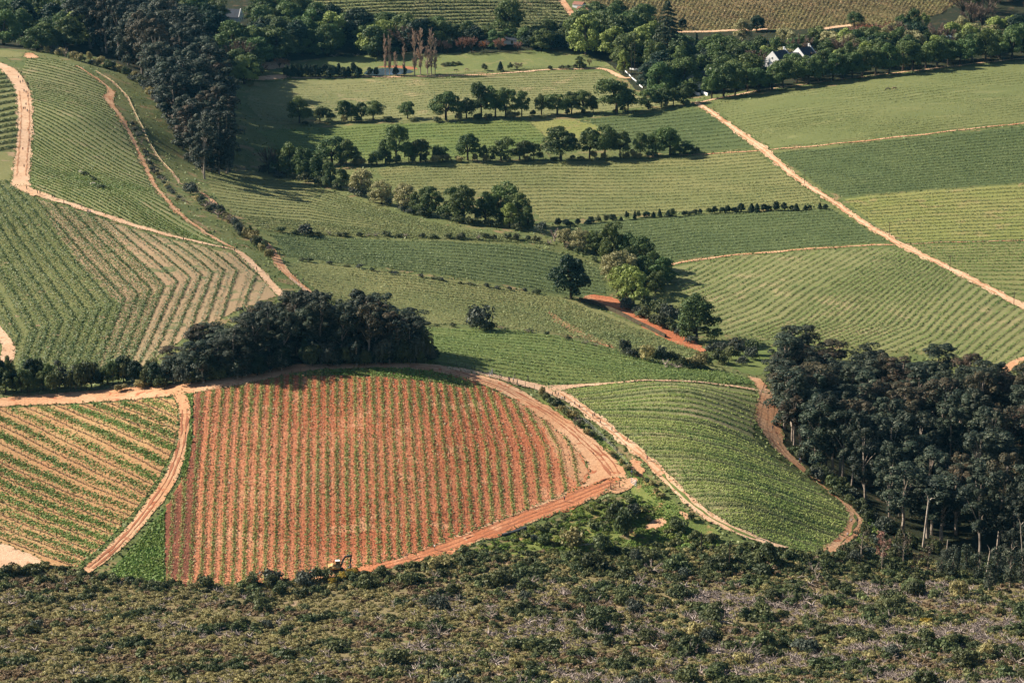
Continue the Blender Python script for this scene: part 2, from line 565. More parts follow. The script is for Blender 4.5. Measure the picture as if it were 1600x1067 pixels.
M['turf_dark'] = ground_mat('dark_turf', sc(91,104,63,0.68), sc(101,112,69,0.68), sc(76,90,53,0.68), big=0.02, fine=0.7, bump=0.4)
M['turf_light'] = ground_mat('light_turf', sc(128,132,82,.66), sc(120,127,77,.66), sc(104,114,66,.66), big=0.012, fine=0.45, bump=0.5, c3=sc(136,138,88,.66), mid=0.12, stretch=(0.1, 0.3))
M['turf_yellow'] = ground_mat('yellow_turf', sc(138,140,78), sc(148,144,86), sc(116,126,68), big=0.03, fine=0.6, bump=0.4, c3=sc(154,142,92), mid=0.07)
M['row_gap'] = ground_mat('pale_row_gap', sc(150,148,100), sc(138,140,92), sc(122,128,78), big=0.02, fine=0.7, bump=0.3, c3=sc(166,154,112), mid=0.06)
M['paddock'] = ground_mat('paddock_turf', sc(120,130,78,.66), sc(132,138,84,.66), sc(102,114,66,.66), big=0.03, fine=0.5, bump=0.4, c3=sc(146,142,94,.66), mid=0.08)
M['straw_field'] = ground_mat('straw_between_vines', sc(140,138,92,.72), sc(128,130,84,.72), sc(108,114,70,.72), big=0.02, fine=0.6, bump=0.3, c3=sc(158,146,104,.72), mid=0.04)
M['top_soil'] = ground_mat('brown_vineyard_soil', sc(160,138,98), sc(150,136,92), sc(134,116,82), big=0.012, fine=0.5, bump=0.3, c3=sc(182,146,108), mid=0.03)
M['lush'] = ground_mat('lush_grass', sc(84,112,54,.66), sc(96,120,60,.66), sc(66,94,44,.66), big=0.08, fine=1.3, bump=0.8, c3=sc(112,130,68,.66), mid=0.3)
M['yellow_grass'] = ground_mat('yellow_green_grass', sc(128,138,72), sc(96,116,58), sc(146,142,84), big=0.09, fine=1.3, bump=0.7, c3=sc(196,150,108), mid=0.14)
M['heath'] = ground_mat('heath_soil', sc(150,134,96), sc(134,122,86), sc(112,104,70), big=0.04, fine=1.0, bump=0.9, c3=sc(172,146,118), mid=0.12, mixfine=0.7)
M['wood_floor'] = ground_mat('shaded_leaf_litter', sc(58,62,40), sc(48,54,36), sc(40,44,30), big=0.08, fine=1.0, bump=0.6, c3=sc(96,80,58), mid=0.2)  # floor colour darkened to stand in for the shade under the trees

M['vine_green'] = leaf_mat('vine_green', sc(108,126,63,0.98), sc(91,112,55,0.98), sc(133,140,77,0.98), scale=0.05, vary=0.10)
M['vine_olive'] = leaf_mat('vine_olive', sc(120,126,76,0.98), sc(104,116,68,0.98), sc(142,142,92,0.98), scale=0.05, vary=0.10)
M['vine_dark'] = leaf_mat('vine_dark', sc(104,116,70,.98), sc(90,106,64,.98), sc(122,128,82,.98), scale=0.04, vary=0.10)
M['vine_deep'] = leaf_mat('vine_deep', sc(64,88,46,0.85), sc(54,78,42,0.85), sc(87,106,57,0.85), scale=0.1, vary=0.14)
M['vine_yellow'] = leaf_mat('vine_yellow', sc(124,131,77,.9), sc(110,121,70,.9), sc(142,143,92,.9), scale=0.035, vary=0.10)
M['cover_green'] = leaf_mat('cover_crop_green', sc(99,128,55,0.98), sc(116,134,63,0.98), sc(133,140,75,0.98), scale=0.12, vary=0.12)
M['cover_mixed'] = leaf_mat('cover_crop_mixed', sc(144,146,82,1.0), sc(122,136,68,1.0), sc(176,160,104,1.0), scale=0.09, vary=0.12)
M['straw_row'] = leaf_mat('dry_row_straw', sc(168,146,112,0.98), sc(146,130,98,0.98), sc(130,124,84,0.98), scale=0.1, vary=0.12)
M['brown_row'] = leaf_mat('bare_vine_row', sc(126,96,78,0.85), sc(110,92,76,0.85), sc(150,120,92,0.85), scale=0.15, vary=0.12)
M['grey_row'] = leaf_mat('grey_green_row', sc(140,146,112,0.98), sc(120,130,96,0.98), sc(164,160,130,0.98), scale=0.1, vary=0.1)
M['rust_row'] = leaf_mat('rusty_vine_row', sc(130,124,78,0.98), sc(118,108,72,0.98), sc(160,132,92,0.98), scale=0.03, vary=0.1)
M['clod'] = leaf_mat('soil_clod', sc(192,128,92,.95), sc(172,110,78,.95), sc(214,158,120,.95), scale=0.3, transl=0, vary=0.0)
M['post_wood'] = plain_mat('weathered_post', sc(104,92,76), 0.9, 0.1)
M['dome_vine'] = leaf_mat('dome_vine', sc(140,150,80,1.1), sc(122,140,70,1.1), sc(160,162,98,1.1), scale=0.05, vary=0.10)
M['verge'] = leaf_mat('verge_grass', sc(112,122,70,0.98), sc(92,108,58,0.98), sc(140,140,88,0.98), scale=0.06, vary=0.0)

# ------------------------------------------------------------------ tracks first: growth keeps off them
track = ribbon
W8 = patch('dirt_road', [(-60,626),(0,622),(100,614),(200,606),(262,602),(330,595),(400,582),(450,570),(520,569),(640,567),(700,572),(760,588),(800,602),(840,625),(880,650),(915,675),(945,702),(972,730),(984,748),(970,760),(940,775),(900,792),(860,806),(800,828),(740,850),(690,865),(640,882),(590,892),(540,898),(480,908),(470,904),(520,895),(560,886),(600,878),(640,867),(700,843),(760,820),(820,797),(880,772),(912,758),(922,745),(916,722),(895,695),(865,668),(835,646),(790,618),(745,597),(700,584),(640,576),(560,575),(470,580),(400,598),(330,610),(290,616),(255,621),(170,627),(90,632),(0,634),(-60,638)], M['track_red'], 0.18, spacing=4, smooth=1, track=True)
track('dirt_track', [(278,612),(287,630),(289,655),(285,690),(274,730),(256,765),(228,802),(195,840),(165,868),(140,888),(128,897)], [4,4.2,4.2,4.0,4.6,5.5,5.5,4.6,4.4,4.2,4.2], M['track_red'], 0.2)
track('footpath', [(-30,95),(5,103),(24,120),(36,143),(40,170),(39,205),(36,240),(33,275),(32,292)], [9,9,9.5,9,8.5,8,8,8.5,9.5], M['track_pale'], 0.2, jitter=0.45)
track('footpath', [(28,290),(50,301),(90,314),(140,330),(190,346),(240,362),(290,374),(340,386),(372,391)], [7,6.4,5,4.6,4.6,4.6,4.6,5,6.5], M['track_pale'], 0.22, jitter=0.3)
track('footpath', [(362,388),(380,400),(400,418),(420,440),(436,458),(452,470)], [5,4.2,4,4,5,6.5], M['track_pale'], 0.24)
track('dirt_track', [(118,103),(150,122),(170,138),(176,146),(166,153),(180,172),(198,200),(215,234),(232,270),(250,302),(275,332),(312,357),(345,378),(370,391)], [2.6,2.8,3,5,6,3.6,3.2,3,3,3,2.8,2.8,3,4], M['track_red'], 0.2, jitter=0.4)
track('ditch_path', [(150,112),(180,131),(200,152),(215,185),(232,222),(252,252),(270,270),(282,288)], 2.0, M['track_pale'], 0.2)
track('dirt_track', [(312,300),(330,312),(343,326),(360,345),(385,362),(410,376),(426,392),(434,410),(444,424),(460,438),(478,452),(496,470)], [3,3,3.4,2.6,2.6,3.6,5,5.6,5,4,4,4], M['track_red'], 0.2)
track('farm_road', [(1086,160),(1100,168),(1130,190),(1165,215),(1193,234),(1222,260),(1252,284),(1300,314),(1350,350),(1393,375),(1410,385),(1470,413),(1530,443),(1570,465),(1640,500)], [4,4,4.6,5,5.6,4.6,4.4,4.2,4.2,5,6,4.4,5,5.4,5.4], M['track_pale'], 0.22, jitter=0.4)
track('field_track', [(1198,235),(1300,226),(1400,215),(1500,204),(1640,189)], 2.0, M['track_red'], 0.2)
track('field_track', [(1398,383),(1330,385),(1250,390),(1180,396),(1120,402),(1070,409),(1030,416)], 2.2, M['track_red'], 0.2)
track('field_track', [(1408,382),(1480,379),(1560,377),(1640,375)], 1.2, M['track_red'], 0.2)
track('field_track', [(1192,235),(1150,238),(1110,241),(1060,243)], 2.0, M['track_red'], 0.2)
track('runners_path', [(700,574),(750,584),(800,595),(840,605),(875,615),(910,638),(945,664),(980,692),(1010,718),(1035,742),(1062,772),(1100,803),(1140,826),(1180,842),(1230,858)], [3,4,6,7,6.5,5,4.6,4.6,4.4,4,3.4,4,4,3.8,3.6], M['track_pale'], 0.24, jitter=0.3)
track('field_track', [(858,608),(885,605),(920,601),(980,597),(1050,596),(1110,599),(1160,606),(1200,614)], [5,4,2.6,2,2,2.2,2.6,3.2], M['track_pale'], 0.26)
track('wood_track', [(1178,590),(1192,606),(1200,630),(1200,658),(1206,684),(1228,712),(1262,740),(1300,768),(1328,793),(1340,812),(1333,830),(1312,850),(1290,866)], [6,6,7,11,8.5,6,5.2,5,5,5,5,5,5], M['track_red'], 0.24, jitter=0.35)
track('sandy_turn', [(-20,505),(0,520),(14,540),(12,560),(-10,582)], [6,5,5,6,7], M['track_pale'], 0.2)
track('dirt_track', [(1558,600),(1568,580),(1585,566),(1640,550)], [4,5,5,5], M['track_red'], 0.2)
track('vineyard_track', [(872,-8),(884,10),(893,24),(902,34)], [6,6,6,4], M['track_red'], 0.2)
track('paddock_drive', [(455,122),(560,120),(640,120),(700,119),(740,118),(800,114),(860,109),(900,108),(940,107),(956,113),(972,123),(985,122)], [3,3,3,3,3,3,3.4,3.6,4,5,4.4,3.4], M['track_pale'], 0.2)
track('avenue_drive', [(1085,162),(1110,157),(1160,147),(1210,138),(1260,132),(1300,126),(1400,115),(1500,103),(1640,88)], 3.4, M['track_pale'], 0.2)
track('vineyard_track', [(1050,51),(1090,50),(1140,48),(1200,46)], 5, M['track_pale'], 0.2)
track('vineyard_track', [(1285,46),(1310,42),(1330,40)], 6, M['track_pale'], 0.2)
patch('sandy_yard', [(380,103),(400,98),(430,97),(452,98),(455,103),(440,108),(410,110),(385,109)], M['track_pale'], 0.2, track=True)
patch('sandy_yard', [(378,122),(410,119),(440,117),(455,119),(452,123),(410,126),(380,126)], M['track_pale'], 0.2, track=True)
patch('bare_earth', [(37,84),(50,83),(58,88),(62,91),(48,92),(38,91)], M['track_red'], 0.2, track=True)
patch('sandy_turn', [(-40,846),(0,848),(40,862),(78,882),(40,890),(-40,890)], M['track_pale'], 0.2, track=True)
patch('gate_yard', [(945,770),(962,754),(978,744),(992,748),(996,758),(980,766),(962,774)], M['track_red'], 0.23, track=True, jitter=0.7)
patch('bare_bank', [(985,712),(1000,718),(1008,735),(1004,748),(992,742),(984,726)], M['track_red'], 0.2, track=True, jitter=0.5)
patch('bare_bank', [(1018,812),(1040,806),(1042,822),(1020,830),(1004,826)], M['track_red'], 0.2, track=True, jitter=0.5)
patch('bare_bank', [(1060,798),(1078,803),(1080,812),(1064,812)], M['track_red'], 0.2, track=True, jitter=0.5)
# ruts and the grass strips down the middle of the tracks
for off in (-1.1, 0.9):
    pass
def beside(pts_px, off):
    c = chaikin(atm(pts_px)[:, :2], 2, closed=False)
    t = np.gradient(c, axis=0); t /= np.linalg.norm(t, axis=1)[:, None]
    return c + np.c_[-t[:, 1], t[:, 0]] * off
main_rd = [(640,572),(700,578),(760,597),(800,611),(840,634),(880,660),(915,690),(945,718),(962,742)]
for off, wd in ((-2.0,.5),(-0.4,.45),(1.5,.6)):
    ribbon('wheel_rut', None, wd, M['rut'], 0.27, world_pts=beside(main_rd, off), track=False, smooth=0)
low_rd = [(960,752),(915,770),(870,790),(820,808),(760,832),(700,854),(640,874),(590,886)]
M['graded_earth'] = ground_mat('graded_red_earth', sc(214,144,102), sc(200,126,86), sc(178,106,72), big=0.06, fine=1.2, bump=0.7, c3=sc(224,164,124), mid=0.2)
ribbon('graded_earth', [(968,748),(935,764),(905,776),(870,792),(820,810),(760,834),(700,856),(640,876),(590,888),(545,896)], [2.5,6.5,8.5,8,7.5,7,6.5,6,5.5,5], M['graded_earth'], 0.23, jitter=0.6)
for off, wd in ((-2.2,.6),(-0.2,.5),(1.8,.6)):
    ribbon('wheel_rut', None, wd, M['rut'], 0.27, world_pts=beside(low_rd, off), track=False, smooth=0)
left_rd = [(288,640),(288,665),(284,692),(272,733),(254,767),(226,804),(193,842),(163,870),(140,888)]
for off in (-0.8, 0.9):
    ribbon('wheel_rut', None, .5, M['rut'], 0.29, world_pts=beside(left_rd, off), track=False, smooth=0)
for pts, wd in (([(1100,168),(1130,190),(1165,215),(1193,234),(1222,260),(1252,284),(1300,314),(1350,350),(1393,375),(1410,385),(1470,413),(1530,443),(1570,465)], 1.3), ([(880,615),(910,638),(945,664),(980,692),(1010,718),(1035,742)], 1.0), ([(36,143),(40,170),(39,205),(36,240),(33,275)], 2.2), ([(1206,684),(1228,712),(1262,740)], 1.1), ([(434,410),(444,424),(460,438),(478,452)], .9)):
    for sg in (-1, 1):
        ribbon('wheel_rut', None, .55, M['rut_pale'], 0.30, world_pts=beside(pts, sg * wd), track=False, smooth=0)
ribbon('grass_strip', None, 0.7, M['turf_green'], 0.32, world_pts=beside([(1262,740),(1300,768),(1328,793),(1340,812),(1333,830),(1312,850)], 0.0), track=False, smooth=0)
ribbon('grass_strip', None, 0.7, M['turf_green'], 0.32, world_pts=beside([(1035,742),(1062,772),(1100,803),(1140,826),(1180,842)], 0.1), track=False, smooth=0)

# ------------------------------------------------------------------ fields
DZ = 0.10
# red block in the foreground
red = patch('red_soil_field', [(262,918),(259,860),(258,800),(272,770),(288,742),(298,700),(302,650),(302,612),(380,596),(462,577),(560,573),(640,574),(700,584),(760,603),(820,636),(870,668),(905,702),(922,742),(905,762),(860,782),(800,805),(740,829),(690,848),(640,868),(600,879),(560,888),(500,900),(420,912),(330,916)], M['red_soil'], DZ, spacing=5, smooth=0)
patch('pale_soil_strip', [(800,620),(850,650),(895,690),(915,725),(918,745),(900,755),(885,745),(872,710),(845,665),(815,640)], M['pale_soil'], 0.14, smooth=1, jitter=0.6)
patch('dark_soil_strip', [(259,916),(258,800),(275,768),(292,740),(303,690),(306,615),(318,612),(314,700),(306,760),(300,916)], M['dark_red_soil'], 0.14, smooth=0, jitter=0.4)
patch('grass_headland', [(455,580),(560,574),(640,575),(700,586),(745,602),(730,608),(690,600),(640,592),(580,588),(520,586),(460,588)], M['lush'], 0.14, smooth=1, jitter=0.6)
patch('grass_triangle', [(258,800),(255,918),(170,900),(176,888),(205,856),(236,820),(256,795)], M['lush'], 0.12, smooth=0)
patch('grass_triangle', [(292,612),(302,612),(300,690),(292,742),(283,750),(290,700),(293,650)], M['lush'], 0.12, smooth=0)
patch('grass_bank', [(845,618),(880,640),(915,664),(955,697),(990,728),(1020,750),(1050,782),(1090,812),(1130,832),(1110,842),(1060,822),(1010,790),(985,765),(985,742),(955,712),(915,678),(880,653),(845,632)], M['yellow_grass'], 0.09, smooth=1)

gA = [(330,560),(312,640),(300,740),(264,918)]
gA = [(318,611),(309,760),(306,918)]
gM = [(631,580),(641,735),(648,862)]
gB = [(862,655),(893,700),(905,765)]
gA0 = [(290,600),(272,760),(262,918)]
def span(L): return hz(L[:, 0], L[:, 1])
rows = guided_rows(red, [gA0, [(470,577),(465,740),(462,905)], gM, [(760,606),(790,700),(800,806)], gB], 39, pos=[0, .315, .62, .865, 1.0], step=0.3, wob=0.08)
def keep_red(C):
    n = np.sin(C[:, 0] * .11 + 2) * np.sin(C[:, 1] * .07) * .18
    far = np.clip((C[:, 1] - 770) / 70, -.2, .30)
    right = np.clip((C[:, 0] - 25) / 50, 0, .25)
    return np.clip(0.34 + n + np.abs(far) * 1.5 - right, .08, 1)
plant_rows(rows, 'vine_row', M['cover_mixed'], '{n} green row from left in the red soil block, young vines and weeds', 'green rows in the red block', 0.9, 0.36, 0.36, 11, up=1.5, keep=keep_red, posts=(7.5, 1.5, .05), post_mat=M['post_wood'])
# furrow crests of broken soil and dry stubble midway between the rows
mids = guided_rows(red, [gA0, [(470,577),(465,740),(462,905)], gM, [(760,606),(790,700),(800,806)], gB], 115, pos=[0, .315, .62, .865, 1.0], step=0.35, wob=0.1)
plant_stuff(mids, 'soil_clods', M['clod'], 0.3, 0.22, 0.34, 1, up=0.3)
half = [r for i, r in enumerate(guided_rows(red, [gA0, [(470,577),(465,740),(462,905)], gM, [(760,606),(790,700),(800,806)], gB], 77, pos=[0, .315, .62, .865, 1.0], step=0.3, wob=0.1)) if i % 2]
plant_stuff(half, 'dry_stubble', M['brown_row'], 0.22, 0.5, 0.28, 1, up=0.0, keep=lambda C: np.full(len(C), .25))
side = guided_rows(red, [[(x + 5, y) for x, y in gA0], [(475,577),(470,740),(467,905)], [(x + 5, y) for x, y in gM], [(765,606),(795,700),(805,806)], [(x + 5, y) for x, y in gB]], 39, pos=[0, .315, .62, .865, 1.0], step=0.3, wob=0.1)
plant_stuff(side, 'dry_stubble', M['straw_row'], 0.35, 0.3, 0.4, 1, up=0.4, keep=lambda C: np.full(len(C), .6))

# tan striped block on the left
tan = patch('striped_field', [(-40,640),(0,636),(90,634),(170,629),(250,622),(272,624),(278,645),(273,690),(258,728),(240,757),(212,797),(180,832),(150,860),(118,886),(80,884),(40,866),(0,848),(-40,838)], M['tan_grass'], DZ, smooth=0)
tg = [[(200,608),(290,643)], [(97,631),(267,702)], [(3,635),(250,758)], [(0,719),(212,805)], [(0,842),(103,881)]]
rows = guided_rows(tan, tg, 31, pos=[0, .241, .379, .586, 1.0], step=0.3, wob=0.08)
plant_rows(rows[1::2], 'cover_crop_row', M['cover_green'], '{n} bright green grass strip from the top of the tan striped block', 'green strips in the tan block', 2.2, 0.28, 0.5, 14, up=1.3, cat='grass strip', keep=lambda C: np.clip(.8 + .3 * np.sin(C[:, 0] * .13 + C[:, 1] * .09), .35, 1))
plant_rows(rows[0::2], 'vine_row', M['brown_row'], '{n} bare brown post row from the top of the tan striped block', 'bare vine rows in the tan block', 0.35, 0.6, 0.3, 2, up=0.1, posts=(6, 1.7, .06), post_mat=M['post_wood'])

# block with kinked rows
chev = patch('kinked_row_field', [(-40,240),(0,238),(26,238),(24,296),(60,312),(140,336),(240,368),(340,392),(372,398),(398,424),(424,452),(432,464),(405,472),(372,485),(300,520),(245,556),(220,580),(110,600),(20,602),(-40,605)], M['chevron_soil'], DZ, smooth=0)
patch('weedy_ground', [(-40,240),(26,238),(24,296),(62,314),(80,350),(120,405),(160,450),(190,472),(175,520),(150,570),(120,598),(20,602),(-40,605)], M['turf_olive'], 0.13, smooth=1, jitter=1.2)
cg = [[(-190,250),(-70,560),(-100,640)], [(-60,330),(47,519),(10,606)], [(66,331),(187,470),(135,590)], [(190,345),(300,434),(240,560)], [(300,378),(362,422),(330,520)], [(392,408),(420,432),(400,475)]]
rows = guided_rows(chev, cg, 66, pos=[-.34, -.12, .32, .66, .88, 1.0], step=0.4, wob=0.1)
for i, L in enumerate(rows):
    if len(L) < 3 or i % 3 == 1: continue
    lab = [('deep green cover crop', 'dark kinked rows', 'vine_dark', .8, .6, .55, 3),
           ('low dry straw coloured vines', 'dry kinked rows', 'straw_row', .5, .45, .4, 2),
           ('grey green vines', 'grey green kinked rows', 'grey_row', 1.0, .3, .4, 2)][(0, 1, 2)[i % 3]]
    plant_rows([L], 'vine_row', M[lab[2]], f'{ordinal(i)} kinked row from left, ' + lab[0], lab[1], lab[3], lab[4], lab[5], lab[6], cat='vine row')
# greener growth on the left half of it
gl = guided_rows(chev, [[(-190,230),(-70,560),(-100,640)], [(-60,330),(47,519),(10,606)], [(66,331),(187,470),(135,590)], [(150,340),(255,446),(200,570)]], 44, pos=[-.3, -.12, .32, .56], step=0.45, wob=0.25)
plant_stuff(gl, 'weeds', M['vine_green'], 1.2, 0.3, 0.45, 3, up=1.2, keep=lambda C: np.clip(.95 - (C[:, 0] + 175) / 110, 0, .9))

# long block above it
f4 = patch('upper_left_field', [(42,94),(80,93),(120,104),(150,126),(166,140),(160,152),(176,176),(194,206),(210,240),(228,276),(248,310),(272,336),(310,360),(342,380),(330,383),(290,370),(240,357),(140,325),(70,303),(48,296),(50,250),(53,200),(52,160),(48,130),(34,112)], M['row_gap'], DZ, smooth=0)
rows = guided_rows(f4, [[(20,84),(160,118)], [(45,122),(169,157)], [(50,235),(240,332)], [(20,296),(250,402)]], 54, pos=[0, .17, .70, 1.0], step=0.4, wob=0.05)
plant_rows(rows, 'vine_row', M['vine_green'], '{n} slanting green vine row from the top of the field right of the footpath', 'slanting rows above the footpath', 0.42, 0.8, 0.5, 4, up=.8)
f5 = patch('terraced_field', [(-40,104),(0,112),(22,126),(32,146),(34,175),(31,210),(27,234),(-40,238)], M['turf_olive'], DZ, smooth=0)
rows = guided_rows(f5, [[(-30,122),(40,112)], [(-30,180),(40,166)], [(-30,238),(40,228)]], 15, step=0.4)
plant_rows(rows, 'vine_row', M['vine_dark'], '{n} dark vine row from the top of the terraced field left of the footpath', 'terrace rows left of the footpath', 0.9, 1.3, 0.6, 6, up=0.4)
patch('upper_strip_field', [(-40,78),(0,78),(30,82),(38,86),(34,90),(0,90),(-40,90)], M['turf_olive'], DZ)

# green dome beside the runners
dome = patch('dome_field', [(872,614),(905,606),(960,600),(1050,599),(1110,602),(1160,609),(1190,618),(1186,645),(1176,680),(1204,713),(1242,742),(1282,770),(1315,796),(1330,812),(1322,830),(1300,850),(1282,862),(1230,858),(1180,840),(1120,815),(1085,790),(1050,758),(1015,722),(975,688),(930,655),(895,630)], M['row_gap'], DZ, smooth=0)
dg = [[(860,612),(1040,594),(1200,616)], [(912,644),(1050,650),(1190,692)], [(975,690),(1110,702),(1260,752)], [(1040,745),(1150,752),(1330,812)], [(1120,806),(1220,818),(1340,856)], [(1160,850),(1220,852),(1300,880)]]
rows = guided_rows(dome, dg, 46, step=0.35, wob=0.15)
DK = ['dome_vine', 'dome_vine', 'vine_green', 'dome_vine', 'vine_olive', 'dome_vine']
for i, L in enumerate(rows):
    plant_rows([L], 'vine_row', M[DK[i % 6]], f'{ordinal(i)} curving green vine row from the top of the domed field', 'curving rows on the domed field', 1.35, 0.32, 0.34, 16, up=1.7, posts=(7, 1.7, .05), post_mat=M['post_wood'], keep=lambda C: np.clip(.75 + .3 * np.sin(C[:, 0] * .06 + C[:, 1] * .045), .3, 1))

# fields of the middle distance
def far_field(name, poly, soil, guides, n, mat, pos=None, width=1.6, height=.75, size=.48, per=5, step=.36, smooth=0, individual=None, keep=None, up=1.7, dz=DZ):
    w = patch(name, poly, M[soil], dz, smooth=smooth, jitter=0.5)
    rows = guided_rows(w, guides, n, pos=pos, step=step, wob=0.2)
    if keep is None:
        a_, b_, c_ = RNG.uniform(.02, .05), RNG.uniform(.02, .05), RNG.uniform(0, 6)
        keep = lambda C: np.clip(.88 + .22 * np.sin(C[:, 0] * a_ + c_) * np.sin(C[:, 1] * b_ + 2 * c_) + .14 * np.sin(C[:, 0] * .21 + C[:, 1] * .17), .35, 1)
    if individual: plant_rows(rows, 'vine_row', M[mat], individual[0], individual[1], width, height, size, per, up, keep)
    else: plant_stuff(rows, 'vine_rows', M[mat], width, height, size, per, up, keep)
    return w
far_field('sloping_field', [(318,266),(380,266),(440,276),(540,306),(600,328),(680,350),(760,366),(840,376),(872,384),(840,380),(700,374),(560,370),(470,364),(415,361),(385,345),(352,322),(330,298)], 'turf_olive',
    [[(318,262),(480,284),(640,340),(870,386)], [(330,330),(480,345),(640,362),(870,388)], [(330,368),(480,370),(640,377),(870,392)]], 24, 'vine_yellow', pos=[0, .6, 1], per=7, height=.6)
far_field('hollow_field', [(424,366),(470,368),(560,374),(700,378),(800,384),(860,392),(905,405),(938,425),(948,455),(915,466),(860,458),(800,447),(720,434),(640,424),(560,414),(480,404),(448,402),(438,385)], 'turf_dark',
    [[(420,364),(640,374),(830,384),(960,412)], [(430,386),(640,402),(830,420),(960,440)], [(440,402),(640,426),(830,454),(950,476)]], 14, 'vine_dark', per=4)
far_field('long_slope_field', [(456,412),(480,409),(560,419),(640,429),(720,439),(800,452),(860,463),(905,470),(960,493),(1010,514),(1060,535),(1092,549),(1060,556),(1010,554),(960,544),(900,526),(850,519),(770,509),(700,506),(655,506),(610,500),(560,482),(510,466),(478,440)], 'turf_olive',
    [[(450,408),(640,428),(860,462),(1100,552)], [(480,448),(640,470),(860,492),(1060,556)], [(560,498),(660,506),(860,520),(1010,556)]], 22, 'vine_olive', per=4, keep=lambda C: np.clip(.8 + .4 * np.sin(C[:, 0] * .05 + C[:, 1] * .04), .25, 1))
far_field('low_field', [(664,512),(740,514),(800,517),(860,524),(920,536),(962,548),(1010,562),(1080,575),(1150,586),(1184,600),(1150,601),(1100,596),(1050,593),(980,594),(920,598),(880,603),(840,600),(800,590),(740,576),(700,568),(668,566)], 'turf_green',
    [[(660,508),(860,522),(1030,560),(1200,596)], [(660,540),(860,560),(1000,580),(1200,600)], [(660,574),(860,606),(1000,598),(1200,606)]], 17, 'vine_green', per=4)
far_field('valley_field', [(590,264),(640,260),(700,258),(780,254),(860,252),(950,251),(1040,248),(1100,242),(1182,239),(1205,256),(1240,282),(1290,318),(1200,322),(1100,329),(1000,335),(900,342),(850,348),(835,330),(800,305),(740,300),(680,305),(640,300),(600,285)], 'turf_olive',
    [[(570,264),(860,250),(1220,236)], [(600,300),(860,296),(1260,282)], [(640,352),(860,346),(1310,318)]], 20, 'vine_olive', per=4)
far_field('valley_field', [(868,356),(920,348),(1000,341),(1100,336),(1200,331),(1298,326),(1330,345),(1386,378),(1300,384),(1200,392),(1120,399),(1060,406),(1030,410),(1010,395),(970,372),(930,362)], 'turf_dark',
    [[(860,354),(1080,338),(1310,324)], [(900,380),(1080,370),(1350,352)], [(960,414),(1100,402),(1400,380)]], 15, 'vine_dark', per=4)
far_field('slanted_row_field', [(1046,418),(1120,407),(1200,398),(1300,391),(1392,388),(1415,393),(1470,420),(1530,450),(1570,472),(1640,505),(1640,570),(1600,582),(1560,576),(1500,556),(1440,548),(1380,548),(1300,540),(1230,532),(1180,530),(1130,522),(1120,500),(1098,478),(1066,455)], 'straw_field',
    [[(1000,452),(1060,428),(1120,398)], [(1090,540),(1225,500),(1400,388)], [(1300,560),(1420,510),(1500,430)], [(1530,640),(1600,600),(1720,520)]], 52, 'vine_green', pos=[0, .34, .66, 1], individual=('{n} slanting green vine row from the left below the straight farm road', 'slanting rows below the farm road'), per=3, width=.7, height=.9)
far_field('dark_green_field', [(1206,240),(1300,231),(1400,219),(1500,208),(1640,194),(1640,283),(1560,288),(1480,294),(1400,300),(1318,308),(1288,296),(1258,275),(1230,255)], 'turf_dark',
    [[(1200,238),(1400,216),(1640,190)], [(1240,275),(1400,260),(1640,240)], [(1280,312),(1440,298),(1640,284)]], 22, 'vine_dark', per=4)
far_field('yellow_green_field', [(1318,312),(1400,303),(1480,297),(1560,291),(1640,287),(1640,372),(1560,374),(1480,376),(1420,379),(1398,370),(1360,345)], 'turf_yellow',
    [[(1310,312),(1480,296),(1640,286)], [(1350,345),(1480,338),(1640,332)], [(1390,382),(1480,378),(1640,374)]], 17, 'vine_yellow', per=4)
far_field('green_field', [(1424,384),(1480,382),(1560,380),(1640,378),(1640,492),(1580,464),(1540,443),(1480,412)], 'turf_olive',
    [[(1410,386),(1520,382),(1640,378)], [(1440,420),(1520,420),(1640,420)], [(1480,470),(1540,478),(1640,490)]], 18, 'vine_green', per=4)
far_field('high_pasture', [(1112,166),(1180,155),(1260,142),(1340,130),(1420,118),(1500,106),(1640,93),(1640,186),(1560,194),(1480,202),(1400,210),(1300,221),(1208,231),(1180,215),(1140,186)], 'turf_light',
    [[(1100,166),(1340,130),(1640,92)], [(1150,205),(1400,172),(1640,140)], [(1190,236),(1400,212),(1640,188)]], 26, 'vine_yellow', per=4, keep=lambda C: np.clip(.4 + .5 * np.sin(C[:, 0] * .04 + 1) * np.sin(C[:, 1] * .06), .05, .8), height=.5)
far_field('olive_field', [(398,128),(460,126),(560,124),(640,124),(740,122),(800,118),(870,113),(935,112),(950,122),(975,140),(1000,152),(1060,155),(1075,162),(1000,168),(940,175),(860,180),(760,184),(660,188),(560,190),(470,194),(410,190),(385,160)], 'straw_field',
    [[(380,126),(640,122),(950,110)], [(380,160),(680,152),(1000,140)], [(380,196),(680,188),(1100,166)]], 19, 'vine_olive', per=4, keep=lambda C: np.clip(.65 + .4 * np.sin(C[:, 0] * .021 + 1.5) * np.sin(C[:, 1] * .017), .2, 1))
far_field('middle_field', [(400,205),(470,200),(560,195),(660,193),(760,190),(824,189),(836,200),(852,216),(840,230),(800,246),(700,250),(600,252),(520,250),(450,240)], 'turf_green',
    [[(400,200),(640,193),(870,186)], [(420,228),(640,222),(870,214)], [(430,258),(640,254),(870,246)]], 14, 'vine_green', per=4)
far_field('fallow_field', [(828,190),(880,187),(920,188),(938,198),(950,212),(920,216),(880,218),(858,217),(842,204)], 'turf_yellow',
    [[(820,188),(940,184)], [(840,222),(960,216)]], 10, 'vine_yellow', per=1, height=.4)
